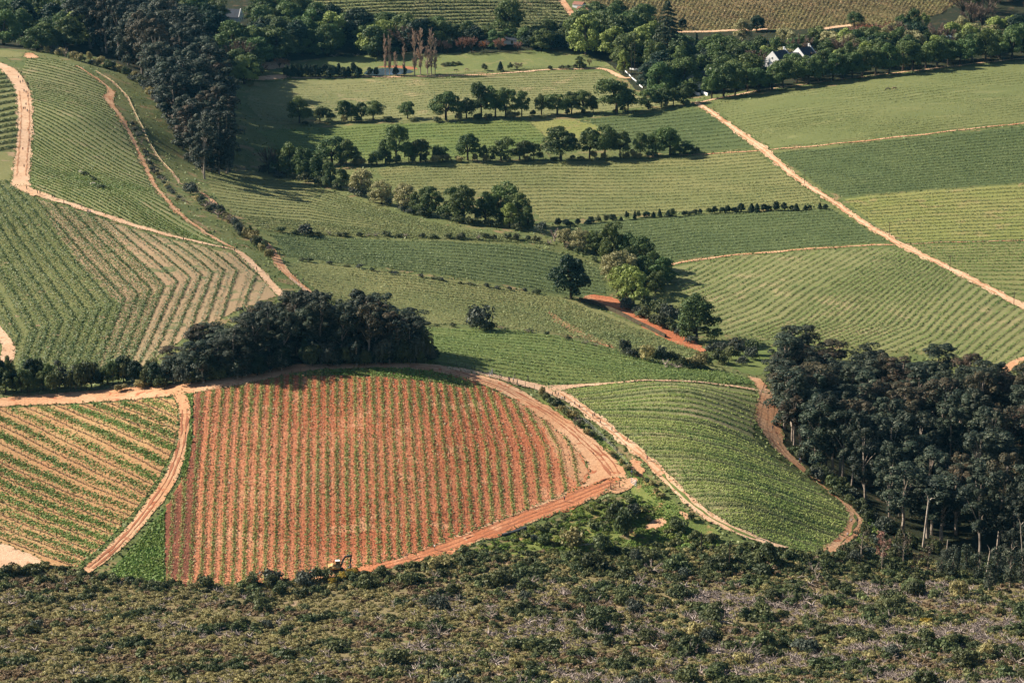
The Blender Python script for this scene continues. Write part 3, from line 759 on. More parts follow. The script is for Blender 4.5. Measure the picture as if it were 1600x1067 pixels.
far_field('middle_field', [(898,188),(960,182),(1030,176),(1085,170),(1110,180),(1140,200),(1162,218),(1180,230),(1140,234),(1080,238),(1040,240),(980,238),(950,226),(952,212),(930,196)], 'turf_dark',
    [[(890,186),(1000,178),(1100,166)], [(930,215),(1040,205),(1160,194)], [(950,244),(1060,240),(1190,230)]], 14, 'vine_dark', per=4)
patch('paddock', [(440,118),(500,92),(560,86),(660,84),(760,84),(860,84),(900,82),(950,98),(955,106),(900,105),(860,106),(800,110),(740,114),(700,116),(600,117),(500,119)], M['paddock'], DZ)
far_field('hill_vineyard', [(418,-40),(640,-40),(860,-40),(872,-8),(886,16),(894,30),(894,48),(850,55),(780,56),(700,54),(620,50),(560,46),(500,34),(450,20),(425,0)], 'straw_field',
    [[(400,-42),(640,-40),(900,-40)], [(400,4),(640,2),(900,2)], [(400,54),(640,56),(900,56)]], 22, 'vine_deep', pos=[0, .48, 1], per=6, width=1.0, height=1.6, size=.8)
far_field('hill_vineyard', [(900,-40),(1240,-40),(1540,-40),(1500,0),(1470,22),(1430,32),(1400,44),(1330,42),(1260,46),(1180,46),(1100,50),(1040,50),(990,38),(950,18),(905,0)], 'top_soil',
    [[(820,60),(900,-60)], [(1060,60),(1140,-60)], [(1300,60),(1380,-60)], [(1520,60),(1600,-60)]], 104, 'rust_row', per=3, width=1.0, height=1.5, size=.8)
patch('red_soil_strip', [(908,463),(935,461),(960,465),(985,480),(1040,510),(1080,532),(1106,547),(1094,551),(1058,538),(1022,521),(982,498),(948,478),(920,470)], M['red_soil'], 0.14, jitter=0.6)
patch('pale_strip', [(850,482),(880,500),(920,522),(962,540),(958,545),(915,530),(875,510)], M['pale_soil'], 0.15, jitter=0.6)
patch('orchard_floor', [(1130,560),(1180,545),(1230,540),(1240,560),(1190,590),(1150,580)], M['turf_green'], 0.08)
heath = patch('heath_slope', [(-70,872),(0,872),(60,882),(130,892),(200,906),(262,916),(340,914),(420,910),(500,905),(560,898),(640,885),(720,862),(800,838),(870,810),(930,786),(985,770),(1012,786),(1050,820),(1110,845),(1220,860),(1290,870),(1340,850),(1372,835),(1420,862),(1500,895),(1600,915),(1680,920),(1760,1150),(-160,1150)], M['heath'], 0.05, spacing=6)
patch('grassy_slope', [(690,868),(760,856),(830,832),(880,808),(930,790),(985,774),(1050,812),(1130,850),(1080,864),(980,866),(850,874),(760,880)], M['yellow_grass'], 0.08, jitter=0.8)
patch('grassy_gully', [(985,772),(1012,780),(1050,808),(1100,836),(1140,848),(1100,856),(1050,850),(1000,838),(975,812),(968,790)], M['yellow_grass'], 0.11)
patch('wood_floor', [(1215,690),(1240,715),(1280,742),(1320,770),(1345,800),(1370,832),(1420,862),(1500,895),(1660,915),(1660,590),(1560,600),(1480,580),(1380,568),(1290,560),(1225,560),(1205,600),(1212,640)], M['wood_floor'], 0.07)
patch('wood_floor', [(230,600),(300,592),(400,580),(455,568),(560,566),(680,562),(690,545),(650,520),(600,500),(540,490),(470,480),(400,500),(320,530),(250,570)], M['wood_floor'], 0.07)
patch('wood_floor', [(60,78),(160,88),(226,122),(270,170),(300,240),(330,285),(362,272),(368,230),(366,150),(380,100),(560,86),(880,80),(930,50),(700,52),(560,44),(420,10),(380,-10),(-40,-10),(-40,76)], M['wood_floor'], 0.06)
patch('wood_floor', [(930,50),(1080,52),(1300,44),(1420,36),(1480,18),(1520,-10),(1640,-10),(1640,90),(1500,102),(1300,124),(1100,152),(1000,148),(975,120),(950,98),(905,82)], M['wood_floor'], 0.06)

# loose grass on every verge
def verge_grass():
    P = np.c_[RNG.uniform(-20, 1620, 60000), RNG.uniform(82, 900, 60000)]
    w = atm(P)
    bad = np.zeros(len(w), bool)
    for c in COVER: bad |= inside(w[:, :2], c)
    C = w[~bad]
    C[:, 2] += RNG.uniform(0.05, 0.5, len(C))
    V = leaf_quads(C, 0.9, 0.5)
    tag(link('grass', quad_mesh('grass', V - C[0], M['verge']), loc=C[0]), kind='stuff')
    # ragged growth along the edges of every track
    E = np.vstack([resample(np.vstack([c, c[:1]]), .55) for c in TRACKS])
    E = E[RNG.random(len(E)) < .75] 
    E = E + RNG.normal(0, .38, E.shape)
    E = drape(E, 0) + np.c_[np.zeros((len(E), 2)), RNG.uniform(.2, .45, len(E))]
    tag(link('grass', quad_mesh('grass', leaf_quads(E, 0.55, 0.5) - E[0], M['verge']), loc=E[0]), kind='stuff')
    # lush clumps in the grass corners and banks
    Q = []
    for poly, n in (([(258,800),(255,918),(170,900),(205,856),(236,820)], 5000), ([(292,612),(302,612),(300,690),(292,742),(283,750)], 1500),
                    ([(455,580),(560,574),(640,575),(700,586),(745,602),(690,600),(640,592),(520,586)], 2500), ([(985,772),(1012,780),(1050,808),(1100,836),(1140,848),(1050,850),(1000,838),(975,812)], 2500),
                    ([(880,645),(915,668),(955,701),(990,732),(1040,778),(1090,815),(1040,800),(1000,760),(955,712),(915,678)], 3500), ([(1345,790),(1350,820),(1335,850),(1300,872),(1340,858),(1375,835),(1360,800)], 2000)):
        w = atm(poly)[:, :2]
        R = RNG.uniform(w.min(0), w.max(0), (n * 3, 2))
        Q.append(R[inside(R, w)][:n])
    Q = np.vstack(Q)
    for c in TRACKS: Q = Q[~inside(Q, c)]
    C = drape(Q, 0) + np.c_[np.zeros((len(Q), 2)), RNG.uniform(0.05, 0.45, len(Q))]
    tag(link('grass', quad_mesh('grass', leaf_quads(C, 0.5, 0.4) - C[0], M['cover_green']), loc=C[0]), kind='stuff')
verge_grass()
# ------------------------------------------------------------------ tree and bush kinds
M['oak_leaf'] = leaf_mat('oak_leaf', sc(82,102,52,.95), sc(66,88,48,.95), sc(106,120,62,.95), scale=0.15, vary=0.30)
M['dark_leaf'] = leaf_mat('dark_leaf', sc(48,72,48), sc(40,60,44), sc(64,88,56), scale=0.2, vary=0.2)
M['euc_leaf'] = leaf_mat('eucalyptus_leaf', sc(78,92,68,.40), sc(54,72,58,.36), sc(126,130,106,.66), scale=0.12, rough=0.6, spec=0.15, transl=0.05, vary=0.34)  # bases darkened for crown shade; pale third colour paints sunlit leaf tips
M['poplar_twig'] = leaf_mat('poplar_twigs', sc(190,160,138,.95), sc(168,142,124,.95), sc(150,128,110,.9), scale=0.3, transl=0.1, vary=0.15, hue=False)
M['euc_brown'] = leaf_mat('eucalyptus_brown_leaf', sc(94,86,62,.52), sc(72,76,58,.48), sc(128,106,76,.66), scale=0.2, rough=0.6, spec=0.15, transl=0.05, vary=0.25)  # lighter third colour paints sunlit tips on the brownish crowns
M['willow_leaf'] = leaf_mat('willow_leaf', sc(150,144,98,1.00), sc(132,130,88,1.00), sc(170,158,114,1.00), scale=0.25, vary=0.15, hue=False)
M['lime_leaf'] = leaf_mat('lime_leaf', sc(134,146,74,.98), sc(118,132,66,.95), sc(156,160,90,1.0), scale=0.25, vary=0.12, hue=False)
M['pine_leaf'] = leaf_mat('conifer_leaf', sc(74,88,62,0.90), sc(60,76,56,0.90), sc(96,104,76,0.90), scale=0.2, vary=0.15)
M['pink_twig'] = leaf_mat('reddish_twigs', sc(178,128,108), sc(158,118,100), sc(194,146,120), scale=0.3, transl=0.1, vary=0.2, hue=False)
M['orange_twig'] = leaf_mat('orange_twigs', sc(196,134,84), sc(176,120,84), sc(160,104,76), scale=0.3, transl=0.1, vary=0.15, hue=False)
M['brown_twig'] = leaf_mat('brown_twigs', sc(134,112,94), sc(116,100,86), sc(156,130,108), scale=0.3, transl=0.1, vary=0.2, hue=False)
M['grey_twig'] = leaf_mat('grey_twigs', sc(158,142,132,.82), sc(138,124,114,.82), sc(174,158,146,.85), scale=0.6, transl=0.0, vary=0.2, hue=False)
M['bush_leaf'] = leaf_mat('bush_leaf', sc(80,90,54,1.0), sc(64,76,46,.95), sc(102,108,68,1.05), scale=0.5, vary=0.34)
M['blue_leaf'] = leaf_mat('grey_green_leaf', sc(88,96,80), sc(74,84,70), sc(118,122,104), scale=0.4, vary=0.2)
M['scrub_olive'] = leaf_mat('scrub_olive', sc(146,136,88,1.00), sc(126,120,76,1.00), sc(164,148,104,1.00), scale=0.25, vary=0.28, hue=False)
M['scrub_brown'] = leaf_mat('scrub_brown', sc(134,112,84,1.00), sc(118,102,76,1.00), sc(158,130,98,1.00), scale=0.3, vary=0.25, hue=False)
M['scrub_green'] = leaf_mat('scrub_green', sc(96,104,60,1.15), sc(78,88,54,1.1), sc(118,120,74,1.2), scale=0.4, vary=0.3)
M['scrub_bright'] = leaf_mat('scrub_bright', sc(110,132,58,1.00), sc(96,118,54,1.00), sc(136,146,66,1.00), scale=0.4, vary=0.25)
M['flower'] = leaf_mat('yellow_flower_heads', sc(196,166,52), sc(180,150,48), sc(120,116,56), scale=0.8, vary=0.15, hue=False)
M['bark_pale'] = plain_mat('pale_bark', sc(188,172,154), 0.8, 0.1, sc(136,118,104), 1.2)
M['bark_dark'] = plain_mat('dark_bark', sc(84,72,60), 0.9, 0.1, sc(62,54,46), 1.5)
M['bark_white'] = plain_mat('white_bark', sc(222,206,186), 0.8, 0.1, sc(180,158,138), 0.9)

def tube_v(P, R, k=6):
    """quads of a tapering tube along points P with radii R"""
    P = np.asarray(P, float); n = len(P)
    T = np.gradient(P, axis=0); T /= np.linalg.norm(T, axis=1)[:, None] + 1e-9
    ref = np.array([1.0, 0.13, 0.0])
    A = np.cross(T, ref); A /= np.linalg.norm(A, axis=1)[:, None] + 1e-9
    B = np.cross(T, A)
    th = np.linspace(0, 2 * math.pi, k + 1)
    ring = P[:, None] + (A[:, None] * np.cos(th)[None, :, None] + B[:, None] * np.sin(th)[None, :, None]) * np.asarray(R, float)[:, None, None]
    q = np.stack([ring[:-1, :-1], ring[:-1, 1:], ring[1:, 1:], ring[1:, :-1]], 2)
    return q.reshape(-1, 3)

def clump_v(c, rad, n, size, squash=1.0, jit=0.55, shell=0.55):
    """leaf quads set about a clump's shell, facing outwards"""
    N = RNG.normal(0, 1, (n, 3)); N /= np.linalg.norm(N, axis=1)[:, None]
    N[:, 2] = np.where(N[:, 2] < -0.5, -N[:, 2], N[:, 2])
    r = rad * RNG.uniform(shell, 1.05, n) ** 0.7
    C = np.asarray(c) + N * r[:, None] * np.array([1, 1, squash])
    D = N + RNG.normal(0, jit, (n, 3)); D /= np.linalg.norm(D, axis=1)[:, None]
    A = np.cross(D, RNG.normal(0, 1, (n, 3))); A /= np.linalg.norm(A, axis=1)[:, None]
    B = np.cross(D, A)
    s = (size * RNG.uniform(0.6, 1.4, n))[:, None] * 0.5
    a, b = A * s, B * s * 0.8
    return np.stack([C - a - b * .7, C + a * .8 - b, C + a + b * .8, C - a * .6 + b], 1).reshape(-1, 3)

def twig_v(base, tip, n, spread, width):
    """sprays of thin twigs from a limb"""
    base, tip = np.asarray(base, float), np.asarray(tip, float)
    L = np.linalg.norm(tip - base)
    u = RNG.uniform(0.25, 1.0, n)
    S = base + (tip - base) * u[:, None]
    D = (tip - base) / L + RNG.normal(0, spread, (n, 3)); D /= np.linalg.norm(D, axis=1)[:, None]
    E = S + D * (L * RNG.uniform(0.18, 0.45, n))[:, None]
    W = np.cross(D, RNG.normal(0, 1, (n, 3))); W /= np.linalg.norm(W, axis=1)[:, None]
    W *= (width * RNG.uniform(.6, 1.3, n))[:, None]
    return np.stack([S - W, S + W, E + W * .5, E - W * .5], 1).reshape(-1, 3)

def limbs(base, h0, targets, r0):
    V = [tube_v([base, (base[0] + .1, base[1], h0 * .5), (base[0] + .15, base[1] + .1, h0)], [r0 * 1.25, r0, r0 * .85])]
    for t in targets:
        s = np.array([.15, .1, h0 * RNG.uniform(.75, 1.0)]); t = np.asarray(t)
        m = s * .5 + t * .5 + np.array([0, 0, .08 * h0])
        V.append(tube_v([s, m, t], [r0 * .6, r0 * .4, r0 * .12], 5))
    return np.vstack(V)

def make_oak(h=13.0, w=13.0, nc=38, leaf=0.44, base=.22, per=170):
    cs = []
    ox, oy = RNG.normal(0, .07 * w, 2)
    lob = RNG.uniform(.7, 1.15, 7)
    for i in range(nc):
        th = RNG.uniform(0, 2 * math.pi); u = RNG.uniform(-.35, 1)
        rr = math.sqrt(max(0, 1 - max(u, 0) ** 2)) * RNG.uniform(.55, 1.0) * RNG.choice([1, 1, .85])
        z = h * base + (h * (1 - base)) * (0.30 + 0.60 * u) 
        lb = lob[int(th / 6.2832 * 7) % 7]
        cs.append((math.cos(th) * rr * w * .42 * lb + ox * u, math.sin(th) * rr * w * .42 * lb + oy * u, min(z * (.82 + .18 * lb), h * .94)))
    V = np.vstack([clump_v(c, RNG.uniform(.10, .17) * w, per, leaf, .8) for c in cs])
    T = limbs((0, 0, -.4), h * (base + .12), [cs[i] for i in RNG.choice(nc, 8, replace=False)], h * .032)
    return V, T

def make_euc(h=27.0, w=10.0, nc=34, leaf=0.42, low=.36, per=150):
    cs = []
    lean = RNG.normal(0, .03, 2)
    for i in range(nc):
        z = h * RNG.uniform(low, .96)
        f = (z / h - low) / (1 - low)
        env = (0.55 + .9 * f) * (1 - max(0, f - .62) * 1.7)
        th = RNG.uniform(0, 2 * math.pi); rr = w * .42 * env * math.sqrt(RNG.uniform(.08, 1))
        cs.append((math.cos(th) * rr + lean[0] * z, math.sin(th) * rr + lean[1] * z, z))
    V = np.vstack([clump_v(c, RNG.uniform(.95, 2.1), per, leaf, 1.05, jit=.26, shell=.8) for c in cs])
    P = [(lean[0] * z + .12 * math.sin(z), lean[1] * z, z) for z in np.linspace(-.8, h * .9, 9)]
    T = [tube_v(P, np.linspace(.42, .08, 9))]
    for i in RNG.choice(nc, 9, replace=False):
        c = np.array(cs[i]); s = np.array([lean[0] * c[2] * .7, lean[1] * c[2] * .7, c[2] * RNG.uniform(.55, .75)])
        T.append(tube_v([s, s * .5 + c * .5 + np.array([0, 0, .4]), c], [.16, .11, .05], 5))
    return V, np.vstack(T)

def make_willow(h=11.0, w=11.0):
    V, T = make_oak(h, w, 36, .42, .10, 110)
    return V, T

def make_poplar(h=25.0, w=3.6):
    V, T = [], [tube_v([(0, 0, -.5), (0, 0, h * .5), (0, 0, h * .97)], [.32, .2, .04])]
    for i in range(46):
        z = h * RNG.uniform(.08, .85); th = RNG.uniform(0, 6.28); f = 1 - abs(z / h - .45) * 1.1
        b = np.array([0, 0, z]); t = b + np.array([math.cos(th) * w * .42 * f, math.sin(th) * w * .42 * f, h * RNG.uniform(.10, .18)])
        T.append(tube_v([b, b * .5 + t * .5 - np.array([0, 0, .3]), t], [.09, .06, .02], 4))
        V.append(twig_v(b, t, 17, .25, .085))
        if z < h * .35: V.append(clump_v(b * .4 + t * .6, .8, 9, .6, 1.5))
    return np.vstack(V), np.vstack(T)

def make_bare(h=10.0, w=9.0, n=34, tw=30, width=.07, up=.6):
    V, T = [], [tube_v([(0, 0, -.4), (.1, 0, h * .2), (.1, .1, h * .34)], [.26, .2, .16])]
    for i in range(n):
        th = RNG.uniform(0, 6.28); r = w * .5 * math.sqrt(RNG.uniform(.05, 1))
        t = np.array([math.cos(th) * r, math.sin(th) * r, h * RNG.uniform(up, .95) - (r / w) * h * .3])
        b = np.array([.1, 0, h * RNG.uniform(.08, .3)])
        T.append(tube_v([b, b * .45 + t * .55 + np.array([0, 0, h * .05]), t], [.1, .06, .02], 4))
        V.append(twig_v(b * .4 + t * .6, t, tw, .5, width))
    return np.vstack(V), np.vstack(T)

def make_conifer(h=34.0, w=17.0, tiers=17, leaf=.75):
    V, T = [], [tube_v([(0, 0, -.5), (0, 0, h * .5), (0, 0, h * .98)], [.55, .36, .06])]
    for k in range(tiers):
        z = h * (.10 + .86 * k / tiers); r = w * .5 * (1 - (k / tiers) ** 1.25) + .6
        for a in range(9 if k < tiers - 4 else 6):
            th = a * 6.28 / 9 + k * .7 + RNG.normal(0, .1); rr = r * RNG.uniform(.8, 1.08)
            tip = np.array([math.cos(th) * rr, math.sin(th) * rr, z - .04 * h * RNG.uniform(.5, 1.1)])
            b = np.array([0, 0, z])
            T.append(tube_v([b, b * .5 + tip * .5, tip], [.12, .07, .02], 4))
            for f in np.linspace(.3, 1, 5):
                V.append(clump_v(b + (tip - b) * f, .35 + .11 * r * .5, 11, leaf, .35, jit=.6))
    return np.vstack(V), np.vstack(T)

def make_cypress(h=9.0, w=4.6, leaf=.5, n=26):
    V = []
    for i in range(n):
        z = h * (.06 + .86 * i / n); r = w * .42 * (1 - (i / n)) ** .8
        for q in range(3):
            th = RNG.uniform(0, 6.28)
            V.append(clump_v((math.cos(th) * r * .7, math.sin(th) * r * .7, z), .3 + r * .5, 18, leaf, 1.2))
    return np.vstack(V), tube_v([(0, 0, -.3), (0, 0, h * .4), (0, 0, h * .9)], [.2, .14, .03])

def make_bush(h=3.0, w=4.0, nc=11, per=70, leaf=.30):
    V = []
    for i in range(nc):
        th = RNG.uniform(0, 6.28); rr = w * .34 * math.sqrt(RNG.uniform(0, 1))
        z = h * RNG.uniform(.3, .72) * (1 - .45 * rr / (w * .4))
        V.append(clump_v((math.cos(th) * rr, math.sin(th) * rr, z), RNG.uniform(.17, .27) * w, per, leaf, h / w * 1.05))
    return np.vstack(V), limbs((0, 0, -.2), h * .3, [(w * .2, 0, h * .5), (-w * .15, w * .1, h * .55)], .07)

def make_palm(h=30.0):
    T = tube_v([(0, 0, -.5), (.2, 0, h * .3), (.1, .1, h * .7), (0, 0, h)], [.34, .24, .22, .2], 8)
    V = []
    for i in range(46):
        th = RNG.uniform(0, 6.28); e = RNG.uniform(-.9, 1.1)
        d = np.array([math.cos(th) * math.cos(e), math.sin(th) * math.cos(e), math.sin(e)])
        P = [np.array([0, 0, h]), np.array([0, 0, h]) + d * 1.6, np.array([0, 0, h]) + d * 3.0 - np.array([0, 0, .9])]
        W = np.cross(d, (0, 0, 1.0)); W /= np.linalg.norm(W) + 1e-6; W *= .34
        V.append(np.array([P[0] - W * .3, P[0] + W * .3, P[1] + W, P[1] - W, P[1] - W, P[1] + W, P[2] + W * .2, P[2] - W * .2]))
    for i in range(4):
        V.append(clump_v((0, 0, h - .8 - i * .6), .75, 26, .7, 1.0))
    return np.vstack(V), T

def make_snag(h=14.0, w=5.0, dry=True):
    V, T = [], [tube_v([(0, 0, -.4), (.2, 0, h * .4), (-.1, .1, h * .96)], [.22, .15, .04])]
    for i in range(22):
        z = h * RNG.uniform(.25, .9); th = RNG.uniform(0, 6.28); r = w * .5 * (1 - abs(z / h - .55) * .9)
        b = np.array([.1, 0, z]); t = b + np.array([math.cos(th) * r, math.sin(th) * r, r * RNG.uniform(.3, 1.0)])
        T.append(tube_v([b, b * .5 + t * .5, t], [.08, .05, .02], 4))
        V.append(twig_v(b, t, 14, .5, .06))
        V.append(clump_v(t, .7, 16, .38, 1.2))
    return np.vstack(V), np.vstack(T)

KINDS = {}
def kind(key, name, maker, n_var, leaf_m, bark, cat='tree', **kw):
    vs = []
    for i in range(n_var):
        V, T = maker(**kw)
        zs = V[:, 2]
        vs.append((quad_mesh(name + '_crown', V, M[leaf_m]), quad_mesh(name + '_trunk', T, M[bark]), float(np.percentile(zs, 99.5)), float(np.percentile(np.hypot(V[:, 0], V[:, 1]), 97)) * 2))
    KINDS[key] = (name, vs, cat)

kind('oak', 'oak_tree', make_oak, 9, 'oak_leaf', 'bark_dark')
kind('oakl', 'leafy_tree', make_oak, 6, 'oak_leaf', 'bark_dark', base=.04, nc=42)
kind('dark', 'round_tree', make_oak, 3, 'dark_leaf', 'bark_dark', nc=48, leaf=.5, base=.12)
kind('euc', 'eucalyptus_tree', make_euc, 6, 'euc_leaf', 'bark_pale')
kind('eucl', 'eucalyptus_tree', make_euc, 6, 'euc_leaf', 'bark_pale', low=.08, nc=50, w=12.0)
kind('eucb', 'eucalyptus_tree', make_euc, 3, 'euc_brown', 'bark_pale')
kind('willow', 'willow_tree', make_willow, 3, 'willow_leaf', 'bark_dark')
kind('lime', 'lime_green_tree', make_willow, 3, 'lime_leaf', 'bark_dark')
kind('poplar', 'poplar_tree', make_poplar, 3, 'poplar_twig', 'bark_pale')
kind('pink', 'bare_tree', make_bare, 3, 'pink_twig', 'bark_dark')
kind('orange', 'bare_tree', make_bare, 2, 'orange_twig', 'bark_dark')
kind('brown', 'bare_tree', make_bare, 3, 'brown_twig', 'bark_dark', tw=44)
kind('pine', 'norfolk_pine', make_conifer, 1, 'pine_leaf', 'bark_dark')
kind('cone', 'conifer_tree', make_cypress, 2, 'dark_leaf', 'bark_dark')
kind('bush', 'bush', make_bush, 6, 'bush_leaf', 'bark_dark', 'bush')
kind('blue', 'bush', make_bush, 3, 'blue_leaf', 'bark_dark', 'bush', nc=14, per=50)
kind('olive', 'bush', make_bush, 4, 'scrub_olive', 'bark_dark', 'bush')
kind('greyb', 'bush', make_bare, 3, 'grey_twig', 'bark_pale', 'bush', h=3.0, w=4.2, n=16, tw=24, width=.05, up=.5)
kind('flow', 'flowering_bush', make_bush, 2, 'flower', 'bark_dark', 'bush')
kind('palm', 'palm_tree', make_palm, 1, 'bush_leaf', 'bark_dark')
kind('snag', 'young_gum_tree', make_snag, 3, 'euc_brown', 'bark_pale')
kind('snagp', 'young_gum_tree', make_snag, 2, 'pink_twig', 'bark_pale')
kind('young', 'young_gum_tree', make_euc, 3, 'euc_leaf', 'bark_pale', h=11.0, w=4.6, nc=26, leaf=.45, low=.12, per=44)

N_TREES = [0]
def plant(key, base, h_m, w_m, label, group=None, parts=True, variant=None, name=None, cat=None):
    """one tree: an Empty at its foot with its own crown and trunk"""
    nm, vs, ct = KINDS[key]
    cm, tm, vh, vw = vs[N_TREES[0] % len(vs) if variant is None else variant]
    N_TREES[0] += 1
    sz = h_m / vh; sx = w_m / vw
    root = bpy.data.objects.new(name or nm, None)
    COL.objects.link(root)
    root.location = base
    root.rotation_euler = (0, 0, random.uniform(0, 6.283))
    root.scale = (sx, sx * random.uniform(.92, 1.08), sz)
    tag(root, label, cat or ct, group)
    for n, me in (('crown', cm), ('trunk', tm)):
        o = bpy.data.objects.new(n, me); COL.objects.link(o); o.parent = root
    return root

def plant_px(key, px, py, hpx, wpx, label, group=None, **kw):
    p = at(px, py)
    s = ppm(p)
    return plant(key, p, hpx / s * 1.04, wpx / s, label, group, **kw)

def plant_list(L, words, group, place, full=1.0, name=None):
    """a row of trees told apart by their order along it"""
    L = sorted(L, key=lambda t: t[1])
    P = atm([(t[1], t[2]) for t in L])
    for i, t in enumerate(L):
        s = ppm(P[i])
        w = words[t[0]] if isinstance(words, dict) else words
        plant(t[0], P[i], t[3] / s * 1.04 * (random.uniform(.92, 1.12) if full > 1 else 1), t[4] / s * full * (random.uniform(.85, 1.2) if full > 1 else 1), f'{w}, {ordinal(i)} from left {place}', group, name=name)

# ---------------------------------------- rows across the valley
UP = [('oak',468,193,40,36),('oak',500,190,22,20),('oak',516,191,20,18),('oak',537,190,30,20),('oak',549,190,26,16),('oak',565,188,28,22),('oak',583,188,28,26),('oak',637,186,28,22),
('oak',697,188,45,46),('oak',729,185,32,24),('oak',752,184,50,28),('oak',774,184,42,28),('oak',790,184,44,26),('oak',815,182,40,20),('oak',846,180,28,22),('oak',871,180,34,32),('oak',893,178,30,22),('oak',912,178,34,28),('oak',927,178,28,18),('oak',963,178,56,50),('oak',981,175,40,26),('oak',1013,171,28,24),('oak',1033,168,30,22),('oak',1052,166,28,24),('oak',1068,163,26,22)]
plant_list(UP, 'dark green oak', 'oaks of the upper row', 'in the upper row across the valley', 1.25)
DOWN = [('oak',519,258,42,38),('oak',541,259,36,26),('oak',558,258,24,18),('oak',589,258,24,22),('oak',602,256,32,22),('oak',619,254,52,34),('oak',639,254,30,15),('oak',657,253,36,28),('oak',681,251,22,14),('oak',692,251,20,22),
('oak',731,251,40,36),('oak',756,252,24,18),('oak',783,251,32,30),('oak',812,250,32,26),('oak',834,250,24,18),('oak',876,250,46,42),('oak',921,248,46,34),('oak',945,248,44,36),('oak',969,246,38,28),('oak',1000,245,36,24),('oak',1024,244,34,30),('oak',1047,243,42,36),('oak',1068,240,16,26)]
plant_list(DOWN, 'bushy dark oak', 'oaks of the lower row', 'in the lower row across the valley', 1.25)
DIAG = [('brown',420,272,40,30),('oakl',434,270,36,34),('oakl',453,275,50,44),('oakl',478,280,48,38),('oakl',503,287,48,38),('oakl',517,291,36,26),('oakl',533,296,32,28),('willow',564,306,40,42),('willow',596,319,36,38),('willow',632,330,42,42),
('oakl',652,335,34,30),('oakl',673,338,44,44),('oakl',705,343,50,44),('oakl',724,347,56,54),('oakl',758,347,46,40),('oakl',782,347,58,56),('oakl',812,354,50,42),('lime',796,356,38,30),('oakl',824,359,36,22),('blue',846,366,20,22)]
plant_list(DIAG, {'brown':'brown half bare tree','oakl':'dense dark green tree','willow':'pale straw coloured willow','lime':'yellow green tree against dark crowns','blue':'small grey green bush'}, 'trees of the diagonal belt', 'in the diagonal tree belt')
LOWB = [('greyb',866,377,22,26),('willow',882,384,26,26),('greyb',893,386,24,22),('willow',906,391,34,34),('lime',924,388,28,22),('oakl',938,398,36,30),('oakl',954,408,60,46),('oakl',982,415,50,42),('oakl',1002,424,52,50),('oakl',1018,436,42,38),('willow',972,444,50,50),('lime',964,458,40,32),('lime',990,476,58,52),('oakl',1034,442,40,40),('oakl',1008,446,44,44),('oakl',986,428,44,40),('oakl',930,396,34,34),('lime',978,462,48,44),('willow',954,440,40,36),('bush',1012,482,20,30),('bush',1030,492,22,32),('oakl',1024,458,34,36)]
plant_list(LOWB, {'greyb':'grey leafless thicket','willow':'pale willow with dry leaves','oakl':'broad dark green tree','lime':'yellow green rounded tree','bush':'dark green bush'}, 'trees at the dip', 'at the dip below the orchard row')
plant_px('dark', 892, 467, 66, 62, 'large solitary dark round tree on the bank above the red soil strip', variant=0)
plant_px('oakl', 1088, 532, 72, 74, 'large green oak standing alone at the foot of the slanted field')
plant_px('blue', 1042, 506, 32, 36, 'grey green bush left of the large lone oak', name='bush')
plant_px('blue', 749, 515, 36, 50, 'round blue grey bushy tree on the hedge of the long slope', name='round_tree', cat='tree')
plant_px('bush', 768, 517, 14, 18, 'small dark bush touching the round blue grey tree')
plant_px('blue', 478, 368, 18, 28, 'low blue grey bush on the hedge beside the red track')

